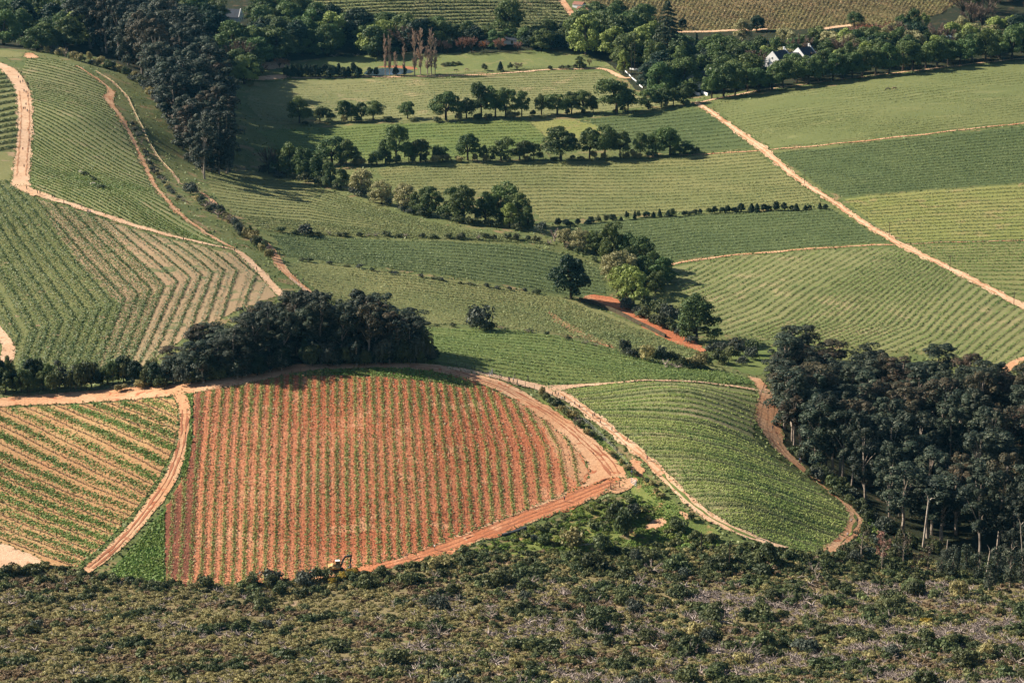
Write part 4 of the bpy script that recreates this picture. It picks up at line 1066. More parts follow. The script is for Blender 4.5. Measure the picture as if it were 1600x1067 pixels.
# ---------------------------------------- along the avenue and the manor gardens
AV = []
x = 1112
while x < 1610:
    y = np.interp(x, [1090,1200,1300,1400,1500,1640], [160,142,127,115,103,88]) - random.uniform(0, 5)
    AV.append(('oak', x, y, random.uniform(36, 50), random.uniform(36, 50)))
    x += random.uniform(15, 22)
for x in range(1240, 1600, 44):
    AV.append(('oak' if random.random() < .8 else 'lime', x + random.uniform(-6, 6), np.interp(x, [1240,1640], [126, 82]) - random.uniform(0, 5), random.uniform(34, 46), random.uniform(34, 48)))
plant_list(AV, {'oak': 'green avenue oak', 'lime': 'yellowing avenue tree'}, 'trees along the avenue', 'beside the avenue of the pasture')
random.seed(21)
def wood(polys_px, n, kinds, hpx, wpx, label, group, mind=3.0, hm=None, hfun=None):
    """trees strewn through an area, no two on the same spot; (hpx, wpx) as they stand in the photograph"""
    pts = []
    for poly in polys_px:
        w = atm(poly)[:, :2]
        lo, hi = w.min(0), w.max(0)
        tries = 0
        while len(pts) < n and tries < n * 60:
            tries += 1
            q = np.array([[random.uniform(lo[0], hi[0]), random.uniform(lo[1], hi[1])]])
            if not inside(q, w)[0]: continue
            if group == 'left of the manor':
                t_ = q[0][1] * FWD[1] + (hz(q[0][0], q[0][1]) - EYE) * FWD[2]
                if 1074 < 800 + FOC * q[0][0] / t_ < 1106: continue
            if group in ('beyond the gum wood', 'at the forest top edge'):
                t_ = q[0][1] * FWD[1] + (hz(q[0][0], q[0][1]) - EYE) * FWD[2]
                pq = 533.5 - FOC * (q[0][1] * UPV[1] + (hz(q[0][0], q[0][1]) - EYE) * UPV[2]) / t_
                if 338 < 800 + FOC * q[0][0] / t_ < 394 and 26 < pq < 74: continue
            if any((q[0][0] - a) ** 2 + (q[0][1] - b) ** 2 < mind ** 2 for a, b in pts): continue
            pts.append((q[0][0], q[0][1]))
    keys = list(kinds)
    for (x, y) in pts:
        k = random.choices(keys, [kinds[q][0] for q in keys])[0]
        p = Vector((x, y, float(hz(x, y))))
        s = ppm(p)
        lo_, hi_ = (hm or hpx)
        if hfun:
            py = 533.5 - FOC * ((p.y * UPV[1] + (p.z - EYE) * UPV[2]) / (p.y * FWD[1] + (p.z - EYE) * FWD[2]))
            px_ = 800 + FOC * p.x / (p.y * FWD[1] + (p.z - EYE) * FWD[2])
            h = hfun(px_, py) * random.uniform(.68, 1.12) / s
        else:
            h = random.uniform(lo_, hi_) / s
        plant(k, p, h, random.uniform(*wpx) / s, f'{kinds[k][1]} {label}', f'{kinds[k][2]} {group}')
    return pts

# avenue's back gardens: mixed crowns between the manor and the top vineyard
wood([[(1180,128),(1240,112),(1300,112),(1400,98),(1480,90),(1600,72),(1620,56),(1540,66),(1470,72),(1400,76),(1330,80),(1260,78),(1190,86),(1150,100)]], 54,
     {'oakl': (4, 'dark green broad tree', 'broad green trees'), 'lime': (2, 'yellow green tree', 'yellow green trees'), 'willow': (1.2, 'pale straw coloured tree', 'pale trees'), 'dark': (2, 'very dark round tree', 'dark round trees'), 'brown': (1, 'brown leafless tree', 'brown trees')},
     (30, 46), (34, 54), 'in the gardens behind the avenue', 'behind the avenue', 9)
wood([[(1000,140),(1040,150),(1085,152),(1130,145),(1180,136),(1170,110),(1120,105),(1070,95),(1030,108),(1005,120)]], 24,
     {'oakl': (5, 'dark green broad tree', 'broad green trees'), 'dark': (1, 'very dark round tree', 'dark round trees')}, (42, 58), (44, 62), 'in the grounds left of the white manor', 'left of the manor', 9)
wood([[(905,84),(940,92),(960,108),(985,112),(1030,92),(1020,66),(985,50),(940,40),(915,50)]], 22,
     {'oakl': (5, 'big leafy green tree', 'big leafy trees'), 'lime': (1, 'yellow green tree', 'yellow green trees')}, (46, 62), (48, 64), 'in the clump behind the paddock drive', 'behind the paddock drive', 9)
# left forest
wood([[(-10,74),(40,78),(90,82),(130,78),(150,52),(110,30),(60,20),(-10,14)]], 30,
     {'oakl': (5, 'leafy green tree', 'leafy trees'), 'lime': (.8, 'yellow green tree', 'yellow green trees'), 'dark': (1, 'dark round tree', 'dark trees')}, (36, 54), (42, 62), 'in the top left forest', 'of the top left forest', 9)
wood([[(330,60),(372,100),(385,140),(400,100),(440,92),(520,92),(600,88),(640,84),(700,76),(690,62),(640,60),(600,58),(560,52),(500,44),(450,26),(420,24),(360,30),(300,14),(270,10),(290,34)]], 66,
     {'oakl': (6, 'leafy dark green tree', 'leafy trees'), 'lime': (.5, 'yellow green tree', 'yellow green trees'), 'dark': (1.4, 'dark round tree', 'dark trees'), 'brown': (.25, 'brown leafless tree', 'brown trees')}, (34, 54), (42, 64), 'in the forest beyond the tall gum wood', 'beyond the gum wood', 9)
wood([[(690,74),(760,78),(840,80),(900,82),(930,70),(900,58),(850,64),(790,66),(720,60)]], 20,
     {'oakl': (4, 'low dark green tree', 'low trees'), 'dark': (2, 'very dark round tree', 'dark trees')}, (22, 34), (30, 44), 'in the belt behind the paddock', 'behind the paddock', 8)
wood([[(-10,14),(60,20),(140,10),(280,8),(300,-14),(-10,-16)], [(280,8),(420,10),(430,-14),(300,-14)]], 26,
     {'oakl': (4, 'leafy green tree', 'leafy trees'), 'brown': (.4, 'brown leafless tree', 'brown trees'), 'dark': (1, 'dark round tree', 'dark trees')}, (32, 46), (36, 52), 'at the top edge of the forest', 'at the forest top edge', 9)
wood([[(1500,30),(1620,36),(1620,-14),(1530,-14)]], 14,
     {'oakl': (3, 'leafy green tree', 'leafy trees'), 'brown': (1.2, 'brown leafless tree', 'brown trees'), 'dark': (1, 'dark round tree', 'dark trees')}, (34, 50), (34, 48), 'in the top right corner wood', 'in the top right corner', 8)

# tall gum woods
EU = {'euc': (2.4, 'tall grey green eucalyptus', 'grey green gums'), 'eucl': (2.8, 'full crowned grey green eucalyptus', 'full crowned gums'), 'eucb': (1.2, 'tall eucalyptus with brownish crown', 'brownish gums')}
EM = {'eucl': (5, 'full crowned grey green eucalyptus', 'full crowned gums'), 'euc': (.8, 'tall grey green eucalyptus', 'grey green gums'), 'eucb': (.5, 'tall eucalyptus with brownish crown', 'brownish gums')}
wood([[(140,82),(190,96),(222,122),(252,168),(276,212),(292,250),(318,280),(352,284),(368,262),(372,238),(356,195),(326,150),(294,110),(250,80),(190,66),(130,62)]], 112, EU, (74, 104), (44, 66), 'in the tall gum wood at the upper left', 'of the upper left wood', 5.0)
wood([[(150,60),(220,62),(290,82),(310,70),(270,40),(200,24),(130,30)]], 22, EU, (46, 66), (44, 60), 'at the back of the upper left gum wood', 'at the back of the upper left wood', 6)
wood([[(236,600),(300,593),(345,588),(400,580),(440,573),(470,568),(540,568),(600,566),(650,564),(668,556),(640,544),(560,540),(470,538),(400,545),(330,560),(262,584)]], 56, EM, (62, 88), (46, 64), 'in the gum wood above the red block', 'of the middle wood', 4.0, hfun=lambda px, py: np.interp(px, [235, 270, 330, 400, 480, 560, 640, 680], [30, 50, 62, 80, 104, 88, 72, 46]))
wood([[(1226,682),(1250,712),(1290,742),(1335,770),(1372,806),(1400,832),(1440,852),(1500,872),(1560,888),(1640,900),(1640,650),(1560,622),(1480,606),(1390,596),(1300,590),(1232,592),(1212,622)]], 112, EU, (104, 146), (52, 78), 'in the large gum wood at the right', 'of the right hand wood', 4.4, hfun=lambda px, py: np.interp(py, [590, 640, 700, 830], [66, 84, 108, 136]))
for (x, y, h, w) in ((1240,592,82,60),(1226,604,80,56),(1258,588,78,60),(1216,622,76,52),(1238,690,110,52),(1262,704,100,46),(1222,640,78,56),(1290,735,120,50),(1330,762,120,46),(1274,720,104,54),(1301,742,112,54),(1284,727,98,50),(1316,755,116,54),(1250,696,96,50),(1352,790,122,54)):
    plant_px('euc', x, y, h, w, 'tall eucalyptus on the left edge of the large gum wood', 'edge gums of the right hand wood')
for i, (k, x, y, h, w, l) in enumerate((('snag',1346,878,52,34,'grey half bare young gum left of the reddish one'),('snagp',1378,892,66,30,'reddish half dead young gum before the dark wood'),('snag',1411,886,60,26,'slim young gum right of the reddish one'),('snag',1449,892,44,22,'short pale young gum before the dark wood'),('snag',1433,890,32,16,'smallest thin young gum before the dark wood'))):
    plant_px(k, x, y, h, w, l, 'half bare young gums')
YG = [('young', x, y, h, w) for x, y, h, w in ((1488,905,44,26),(1508,898,50,24),(1530,908,48,28),(1556,910,58,30),(1578,918,62,28),(1598,915,56,26),(1470,902,34,22),(1545,925,44,24),(1612,925,60,28))]
plant_list(YG, 'leafy young gum tree', 'leafy young gums', 'at the foot of the right wood')
STRIP = []
for i in range(30):
    x = -8 + i * 8.4
    STRIP.append((random.choice(['dark', 'bush', 'oak', 'young', 'bush']), x, np.interp(x, [0, 120, 250], [616, 612, 602]) - random.uniform(0, 10), random.uniform(24, 46) * (1 if x > 40 else 1.15), random.uniform(20, 34)))
plant_list(STRIP, {'dark': 'dark green bushy tree', 'bush': 'dark green bush', 'oak': 'green bushy tree', 'young': 'slender grey green gum'}, 'thicket above the dirt road', 'in the thicket above the dirt road')
EDGE = [('bush', 252, 606, 22, 26), ('olive', 222, 607, 14, 22), ('bush', 300, 600, 20, 28), ('bush', 345, 594, 18, 24), ('bush', 650, 566, 26, 30), ('blue', 668, 565, 30, 28), ('young', 640, 566, 60, 34), ('young', 620, 566, 66, 36), ('bush', 600, 567, 20, 30), ('olive', 190, 612, 12, 22), ('bush', 1118, 562, 28, 30)]
for i, t in enumerate(sorted(EDGE[:10], key=lambda t: t[1])):
    plant_px(*t, f'{ {"bush":"dark green bush","olive":"yellowish bush","blue":"grey green bush","young":"slim grey gum"}[t[0]] } at the road edge, {ordinal(i)} from left below the middle wood', 'growth at the edge of the middle wood')

# poplars, conifers, bare trees, palms round the paddock and pond
POP = [('poplar',602,119,63,7),('poplar',609,119,61,7),('poplar',618,118,35,8),('poplar',631,118,47,6),('poplar',648,118,68,10),('poplar',657,117,70,11),('poplar',674,117,68,10),('poplar',680,117,54,8),('poplar',668,116,42,12)]
plant_list(POP, 'leafless brown poplar', 'poplars by the pond', 'among the poplars by the pond')
plant_list([('cone',782,112,15,11),('bush',757,110,11,10)][:1], 'small dark conifer beside the paddock drive', None, 'of the paddock drive')
plant_px('bush', 757, 111, 11, 10, 'small round dark bush left of the little conifer')
plant_px('bush', 797, 109, 11, 9, 'small reddish dark bush right of the little conifer')
plant_px('brown', 808, 109, 10, 20, 'low flat topped leafless tree beside the paddock drive')
plant_px('oak', 905, 106, 17, 18, 'small round tree above the clipped hedge of the paddock drive')
plant_px('brown', 921, 104, 12, 9, 'tiny bare tree right of the small round tree')
plant_px('oak', 795, 60, 60, 62, 'very large spreading gum tree in front of the striped hill vineyard', name='eucalyptus_tree', variant=1)
plant_px('pine', 1042, 112, 106, 60, 'tall dark conical norfolk pine towering over the manor gardens')
plant_px('cone', 1088, 72, 20, 9, 'slim dark cypress right of the norfolk pine')
plant_px('dark', 545, 45, 26, 34, 'solitary dark tree at the foot of the striped hill vineyard')
plant_px('dark', 1182, 50, 24, 24, 'dark round tree at the lower edge of the brown vineyard')
plant_px('oak', 1334, 42, 22, 30, 'round green tree beside the sandy vineyard track')
plant_px('willow', 1160, 66, 34, 32, 'pale straw willow below the dark round tree')
plant_px('dark', 1066, 46, 16, 14, 'small dark tree right of the norfolk pine tip')
plant_px('palm', 986, 127, 58, 9, 'tall thin palm at the garden wall, the shorter one')
plant_px('palm', 991, 124, 72, 9, 'tallest thin palm beside the white garden wall')
plant_px('lime', 974, 116, 36, 20, 'bright yellow green tree left of the palms')
PK = [('pink',690,84,20,18),('pink',722,83,24,24),('pink',737,83,24,22),('orange',756,82,18,18),('pink',781,82,22,22),('pink',809,82,16,14),('pink',700,84,16,14)]
plant_list(PK, {'pink': 'pinkish leafless shrub tree', 'orange': 'orange leafless shrub tree'}, 'pinkish trees behind the paddock', 'behind the paddock')
OR = [('orange',398,112,16,20),('orange',392,117,14,22),('orange',437,107,16,18),('orange',447,108,14,16),('brown',410,116,14,22)]
plant_list(OR, {'orange': 'orange leafless shrub', 'brown': 'brown leafless shrub'}, 'orange shrubs in the sandy yard', 'in the sandy yard')
PH = [('pink',1335,62,20,26),('orange',1352,58,20,28),('pink',1366,60,22,28),('pink',1382,58,20,26),('orange',1394,56,22,26),('brown',1372,66,20,26),('brown',1404,62,20,26)]
plant_list(PH, {'pink': 'pinkish leafless tree', 'orange': 'orange brown leafless tree', 'brown': 'brown leafless tree'}, 'reddish trees below the brown vineyard', 'below the brown vineyard')
WH = [('oak',1408,66,40,24),('oak',1424,62,46,26),('lime',1440,62,40,26),('willow',1502,66,38,30),('brown',1518,50,44,40),('brown',1535,46,44,42),('lime',1552,70,40,30),('lime',1580,62,36,26)]
plant_list(WH, {'oak': 'tall pale green tree', 'lime': 'yellow green tree', 'willow': 'pale cream leaved tree', 'brown': 'big purplish brown tree'}, 'tall trees above the glasshouse', 'above the pale glasshouse roofs')
# hedge of the yard and pond shrubs
HG = [('cone' if i % 2 else 'dark', 448 + i * 7.4, 121 - (i % 3), random.uniform(15, 21), random.uniform(11, 15)) for i in range(16)]
plant_list(HG, {'cone': 'dark pointed hedge tree', 'dark': 'dark rounded hedge tree'}, 'tall dark hedge of the yard', 'in the tall dark hedge')
SP = [('dark',562,119,12,12),('dark',577,119,13,11),('dark',588,119,13,9),('dark',618,119,13,11),('dark',632,119,14,8)]
plant_list(SP, 'small clipped dark tree at the pond', 'clipped trees at the pond', 'along the pond')
HB = [('bush',859,109,6,9),('bush',877,108,6,10),('bush',887,108,6,11),('bush',898,107,6,11),('bush',911,107,7,13)]
plant_list(HB, 'clipped low hedge bush', 'clipped bushes by the paddock drive', 'by the paddock drive')

# ---------------------------------------- hedges, verge bushes, orchard row
def bush_line(pts, n, hpx, wpx, kinds, words, group, place, spread=2.0):
    P = resample(pts, 1.0)
    L = []
    for i in range(n):
        q = P[int((i + random.random()) / n * (len(P) - 1))]
        k = random.choice(kinds)
        L.append((k, q[0], q[1] + random.uniform(-spread, spread), random.uniform(*hpx), random.uniform(*wpx)))
    plant_list(L, words, group, place, name='hedge_bush' if group.startswith(('hedge', 'thicket')) else 'verge_bush' if group.startswith('bushes') else None)
BW = {'bush': 'dark green bush', 'blue': 'grey green bush', 'olive': 'yellowish bush', 'greyb': 'grey leafless bush', 'flow': 'yellow flowering bush'}
bush_line([(432,363),(470,367),(560,370),(650,370),(690,373)], 17, (4, 9), (10, 18), ['bush', 'bush', 'greyb'], BW, 'hedge under the sloping field', 'in the hedge under the sloping field', 1)
bush_line([(690,373),(760,374),(830,376),(870,384),(905,396),(930,408)], 16, (5, 11), (9, 16), ['bush', 'greyb', 'bush'], BW, 'hedge towards the dip', 'in the hedge towards the dip', 1.2)
bush_line([(458,406),(500,411),(560,420),(640,432),(720,443),(800,454),(860,463)], 18, (3, 8), (8, 16), ['bush', 'blue', 'bush'], BW, 'hedge under the hollow field', 'in the hedge under the hollow field', 1)
bush_line([(660,508),(700,510),(800,517),(860,524),(910,536),(950,546)], 14, (3, 7), (9, 16), ['bush', 'greyb'], BW, 'hedge under the long slope', 'in the hedge under the long slope', 1)
ORCH = []
for i in range(40):
    x = 872 + i * 10.7
    ORCH.append((random.choice(['dark', 'dark', 'cone', 'bush']), x + random.uniform(-3.5, 3.5), np.interp(x, [870,1000,1140,1300], [354,341,333,327]) + random.uniform(-1.2, 1.2), random.uniform(6, 14), random.uniform(7, 15)))
plant_list(ORCH, 'small dark orchard tree', 'young trees of the orchard row', 'in the orchard row across the valley', name='orchard_tree')
bush_line([(965,555),(1000,560),(1040,568),(1080,575),(1110,570),(1150,560)], 14, (14, 28), (18, 32), ['bush', 'blue', 'bush', 'olive'], BW, 'bushes below the lone oak', 'below the large lone oak')
bush_line([(1100,556),(1150,548),(1180,560),(1160,575)], 8, (14, 26), (18, 28), ['bush', 'blue'], BW, 'bushes left of the right hand wood', 'left of the right wood', 4)
bush_line([(290,292),(300,300),(330,330),(360,352),(388,372),(412,392),(424,410)], 36, (8, 18), (12, 24), ['bush', 'greyb', 'olive', 'blue'], BW, 'thicket between the two tracks', 'in the thicket between the tracks', 6)
bush_line([(205,190),(222,230),(240,268),(262,298),(290,322)], 30, (4, 9), (8, 16), ['olive', 'greyb', 'blue', 'blue'], BW, 'bushes beside the winding track', 'beside the winding dirt track', 5)
bush_line([(70,82),(110,92),(150,100),(190,112),(222,134),(246,164),(276,212),(298,256)], 48, (7, 15), (10, 22), ['bush', 'greyb', 'olive', 'blue', 'blue'], BW, 'bushes at the foot of the upper gum wood', 'at the foot of the upper gum wood', 2.5)
bush_line([(846,618),(872,640),(900,662),(930,690)], 12, (7, 16), (12, 24), ['bush', 'greyb', 'bush', 'olive'], BW, 'bushes between the two roads', 'between the red road and the runners')
bush_line([(950,706),(975,730),(1010,752),(1040,785)], 9, (5, 10), (10, 18), ['bush', 'olive'], BW, 'bushes near the farm gate', 'near the farm gate')
bush_line([(1235,702),(1262,728),(1300,755),(1330,778),(1352,806)], 14, (10, 22), (14, 26), ['bush', 'bush', 'blue'], BW, 'bushes at the edge of the right hand wood', 'under the gums by the wood track', 3)
bush_line([(1356,812),(1352,842),(1380,850),(1420,872),(1350,866)], 16, (10, 20), (16, 28), ['bush', 'blue', 'bush'], BW, 'bushes below the wood track', 'below the bend of the wood track', 5)
bush_line([(1262,742),(1300,766),(1345,800),(1400,842),(1460,868),(1540,892),(1600,905)], 34, (12, 26), (18, 34), ['bush', 'bush', 'blue'], BW, 'undergrowth at the foot of the gums', 'at the foot of the right gums', 5)
bush_line([(470,195),(600,190),(700,190),(850,182),(1000,174),(1080,164)], 22, (5, 12), (9, 18), ['bush', 'bush', 'olive'], BW, 'bushes under the upper row', 'under the upper oak row', 1.5)
bush_line([(520,260),(640,256),(760,253),(880,250),(1000,247),(1090,240)], 30, (5, 14), (9, 20), ['bush', 'bush', 'olive'], BW, 'bushes under the lower row', 'under the lower oak row', 1.5)
bush_line([(400,270),(460,279),(540,300),(640,334),(740,352),(830,362)], 24, (8, 16), (14, 24), ['bush', 'bush', 'blue'], BW, 'bushes under the diagonal belt', 'under the diagonal tree belt', 2)
bush_line([(975,482),(1010,496),(1050,516),(1080,534)], 14, (8, 18), (16, 28), ['bush', 'bush', 'blue'], BW, 'bushes in the gully', 'in the gully beside the red strip', 5)
bush_line([(232,603),(300,598),(350,592),(400,586),(450,576)], 26, (16, 40), (20, 34), ['bush', 'young', 'blue', 'young', 'dark'], dict(BW, young='slender grey green gum', dark='dark green small tree'), 'low growth before the middle wood', 'before the left of the middle wood', 3)
bush_line([(470,571),(540,570),(610,568),(675,564)], 22, (18, 44), (22, 36), ['bush', 'young', 'blue', 'dark', 'young'], dict(BW, young='slender grey green gum', dark='dark green small tree'), 'low growth before the middle wood', 'before the right of the middle wood', 3)
bush_line([(1040,574),(1080,576),(1110,578)], 6, (6, 10), (18, 30), ['greyb', 'bush'], BW, 'reedy bushes in the low field', 'in the low field', 1)
bush_line([(690,104),(720,100)], 4, (4, 7), (10, 16), ['bush'], BW, 'rushes in the paddock', 'in the paddock', 1)
bush_line([(520,90),(560,89),(600,90)], 5, (3, 6), (12, 20), ['bush', 'greyb'], BW, 'rushes beyond the pond', 'beyond the pond', 1)

# ---------------------------------------- heath in the foreground
random.seed(5)
def heath_growth():
    def spot(n, box):
        P = np.c_[RNG.uniform(box[0], box[2], n), RNG.uniform(box[1], box[3], n)]
        w = atm(P)
        ok = inside(w[:, :2], heath)
        for c in TRACKS: ok &= ~inside(w[:, :2], c)
        return P[ok], w[ok]
    cell = lambda px: ['at the far left', 'left of the digger', 'below the digger', 'below the red road corner', 'below the runners', 'below the wood track', 'at the far right'][int(np.clip(px / 1600 * 7, 0, 6))]
    band = lambda py: 'upper edge' if py < 900 else 'middle' if py < 985 else 'lower part'
    # the larger shrubs, each on its own
    P, w = spot(900, (-10, 800, 1610, 1090))
    n = 0
    for p, q in zip(P, w):
        if n >= 270: break
        if p[1] < 866 and 690 < p[0] < 1130 and random.random() < .45: continue
        edge = p[1] < 930
        if edge and random.random() < .35: continue
        right = p[0] > 620
        lush_left = p[1] < 905
        if not right and p[1] > 985 and random.random() < .78: continue
        if not right and p[1] > 930 and random.random() < .5: continue
        k = random.choices(['bush', 'blue', 'greyb', 'olive'], [6, .7, 1.6 if right else .5, 1.0])[0]
        s = random.choice([2.4, 3, 3.8, 5, 6.8]) * random.uniform(.85, 1.2) * (1.25 if p[1] < 915 else 1.0)
        hh = s * random.uniform(.5, .72)
        wd = {'bush': 'dark green shrub', 'blue': 'grey green shrub', 'greyb': 'pale grey dead brush', 'olive': 'olive yellow shrub'}[k]
        plant(k, q, hh, s, f'{wd} in the {band(p[1])} of the heath {cell(p[0])}', f'{wd}s on the heath', name='heath_shrub', cat='shrub')
        n += 1
    # low growth between them: small shrubs strewn over the slope
    kinds = [('scrub_olive', make_bush, dict(h=.95, w=1.9, nc=6, per=26, leaf=.28)), ('scrub_brown', make_bush, dict(h=.9, w=1.6, nc=6, per=26, leaf=.24)), ('scrub_green', make_bush, dict(h=1.2, w=1.9, nc=7, per=28, leaf=.28)), ('grey_twig', make_bare, dict(h=1.1, w=2.2, n=12, tw=16, width=.035, up=.4)), ('bush_leaf', make_bush, dict(h=1.6, w=2.4, nc=8, per=32, leaf=.3)), ('scrub_bright', make_bush, dict(h=.8, w=1.8, nc=6, per=26, leaf=.25))]
    protos = bpy.data.collections.new('low_scrub_kinds')
    P, w = spot(36000, (-40, 770, 1640, 1110))
    f = lambda a, b, c: np.sin(w[:, 0] * a + c) * np.sin(w[:, 1] * b + c * 1.7)
    pn = f(.06, .09, .4) + .8 * f(.15, .19, 2.2) + RNG.normal(0, .2, len(w))
    pk = f(.11, .14, 1.1) + .8 * f(.23, .27, .3) + RNG.normal(0, .2, len(w))
    right = np.clip((P[:, 0] - 560) / 500, 0, 1)
    upper = np.clip((935 - P[:, 1]) / 40, 0, 1)
    gully = (P[:, 1] < 864 - np.abs(P[:, 0] - 900) * .03) & (P[:, 0] > 690) & (P[:, 0] < 1130)
    r = RNG.random(len(w))
    ki = np.where(pn > .55, 1, 0)
    ki = np.where(r < .05 +   .12 * right + .26 * upper, 2, ki)
    ki = np.where((RNG.random(len(w)) < .08 * upper) | ((pk > .9 - .3 * right) & (RNG.random(len(w)) < .55)), 4, ki)
    ki = np.where((RNG.random(len(w)) < np.where(pn < -.3, .14 + .66 * right, .03 + .06 * right)) & (upper < .6), 3, ki)
    ki = np.where(gully, np.where(RNG.random(len(w)) < .72, 5, 2), ki)
    keep = RNG.random(len(w)) < np.where(gully, .72, .94)
    # one shrub of each low kind stands in the open and gives the strewn ones their shape
    names = ['low olive scrub tuft', 'low brown scrub tuft', 'low green scrub tuft', 'low grey dead brush tuft', 'low dark green scrub tuft', 'low bright green scrub tuft']
    spots = [(210,1020), (330,1040), (700,1010), (1130,985), (1010,960), (940,830)]
    for i, (mt, mk, kw) in enumerate(kinds):
        V, T = mk(**kw)
        allV = np.vstack([V, T]) if mt == 'grey_twig' else V
        o = link('low_scrub', quad_mesh('low_scrub', allV, M[mt]), loc=at(*spots[i]))
        tag(o, f'{names[i]} on the open heath slope', 'shrub', 'low scrub tufts')
        protos.objects.link(o)
    order = sorted(protos.objects, key=lambda o: o.name)
    pts = bpy.data.meshes.new('low_scrub_cover')
    W = w[keep]
    pts.vertices.add(len(W))
    pts.vertices.foreach_set('co', np.ascontiguousarray(W, dtype=np.float32).ravel())
    for nm, tp, val in (('kind', 'INT', ki[keep].astype(np.int32)), ('turn', 'FLOAT', RNG.uniform(0, 6.28, len(W)).astype(np.float32)), ('size', 'FLOAT', (RNG.uniform(.55, 1.35, len(W)) * np.where(RNG.random(len(W)) < .12, 1.5, 1) * np.choose(ki[keep], [1.0, 1.05, 1.2, 1.15, 1.45, 1.1])).astype(np.float32))):
        a = pts.attributes.new(nm, tp, 'POINT'); a.data.foreach_set('value', val)
    ob = tag(link('low_scrub_cover', pts), kind='stuff')
    ng = bpy.data.node_groups.new('low_scrub_cover', 'GeometryNodeTree')
    ng.interface.new_socket('Geometry', in_out='INPUT', socket_type='NodeSocketGeometry')
    ng.interface.new_socket('Geometry', in_out='OUTPUT', socket_type='NodeSocketGeometry')
    N = ng.nodes
    gi, go = N.new('NodeGroupInput'), N.new('NodeGroupOutput')
    ci = N.new('GeometryNodeCollectionInfo'); ci.inputs['Collection'].default_value = protos
    ci.inputs['Separate Children'].default_value = True; ci.inputs['Reset Children'].default_value = True
    ip = N.new('GeometryNodeInstanceOnPoints'); ip.inputs['Pick Instance'].default_value = True
    def attr(nm, tp):
        n_ = N.new('GeometryNodeInputNamedAttribute'); n_.data_type = tp; n_.inputs['Name'].default_value = nm
        return n_.outputs['Attribute']
    cx = N.new('ShaderNodeCombineXYZ')
    ng.links.new(attr('turn', 'FLOAT'), cx.inputs['Z'])
    ng.links.new(gi.outputs[0], ip.inputs['Points'])
    ng.links.new(ci.outputs[0], ip.inputs['Instance'])
    ng.links.new(attr('kind', 'INT'), ip.inputs['Instance Index'])
    ng.links.new(cx.outputs[0], ip.inputs['Rotation'])
    ng.links.new(attr('size', 'FLOAT'), ip.inputs['Scale'])
    ng.links.new(ip.outputs[0], go.inputs[0])
    md = ob.modifiers.new('strewn', 'NODES'); md.node_group = ng
heath_growth()
# notable bushes along the heath's top edge
NB = [('bush',962,816,34,34,'tall dark bush in the grassy gully below the gate, upper one'),('bush',975,838,44,40,'tall dark bush in the grassy gully, lower one'),('blue',990,812,26,30,'grey green bush beside the tall dark gully bush'),('bush',850,851,20,20,'small round dark bush on the grassy slope below the red road'),
('bush',940,862,28,36,'broad dark bush left of the tall gully bushes'),('blue',992,880,24,22,'pale blue grey bush below the tall gully bushes'),('bush',1080,814,14,14,'small dark bush beside the runners path'),('bush',1130,880,22,40,'dark shrub by the right burnt post'),('bush',1200,880,34,30,'dark bush under the end of the runners path'),
('flow',535,903,10,22,'yellow flowering bush right below the digger'),('flow',552,896,9,18,'second yellow flowering bush right of the digger'),('flow',518,912,9,16,'small yellow flowering bush left below the digger'),('flow',1448,975,9,20,'yellow flowering bush on the right of the heath'),
('bush',395,915,20,30,'dark bush at the lower edge of the red block, left one'),('bush',425,918,22,26,'dark bush at the lower edge of the red block, right one'),('bush',1340,868,22,26,'dark bush under the bend of the wood track'),('blue',1575,598,16,30,'grey green bush at the bend of the far right track'),('bush',1596,600,20,30,'dark bush at the bend of the far right track'),('bush',1556,592,16,26,'dark bush left of the far right track bend'),('olive',1600,575,10,24,'yellowish bush above the far right track bend'),('blue',1334,880,22,24,'pale blue grey bush under the bend of the wood track')]
for k, x, y, h, w, l in NB: plant_px(k, x, y, h, w, l)
# ------------------------------------------------------------------ buildings
M['whitewash'] = plain_mat('whitewash', (.80, .78, .74, 1), 0.85, 0.2, (.70, .68, .64, 1), .6)
M['slate'] = plain_mat('slate_roof', sc(72,78,88), 0.75, 0.2, sc(58,62,72), 2.0)
M['thatch'] = plain_mat('dark_thatch', sc(84,82,82), 0.95, 0.05, sc(66,64,64), 3.0)
M['tile'] = plain_mat('red_brown_tiles', sc(168,120,100), 0.85, 0.15, sc(140,100,84), 2.0)
M['glasshouse'] = plain_mat('pale_glass_roof', sc(150,176,184), 0.25, 0.5, sc(128,156,168), .5)
M['pane'] = plain_mat('dark_window_glass', (.03, .04, .05, 1), 0.1, 0.6)
M['shutter'] = plain_mat('green_shutter', (.05, .09, .06, 1), 0.5, 0.3)
M['fence_wire'] = plain_mat('galvanised_wire', (.35, .35, .34, 1), 0.4, 0.4, metal=.8)
M['steel'] = plain_mat('grey_steel', (.30, .30, .30, 1), 0.4, 0.5, metal=.7)

def bx(cx, cy, cz, sx, sy, sz):
    """box as 6 quads, centre and full sizes"""
    x0, x1, y0, y1, z0, z1 = cx - sx / 2, cx + sx / 2, cy - sy / 2, cy + sy / 2, cz - sz / 2, cz + sz / 2
    c = [(x0,y0,z0),(x1,y0,z0),(x1,y1,z0),(x0,y1,z0),(x0,y0,z1),(x1,y0,z1),(x1,y1,z1),(x0,y1,z1)]
    return np.array([c[i] for f in ((0,3,2,1),(4,5,6,7),(0,1,5,4),(1,2,6,5),(2,3,7,6),(3,0,4,7)) for i in f], float)

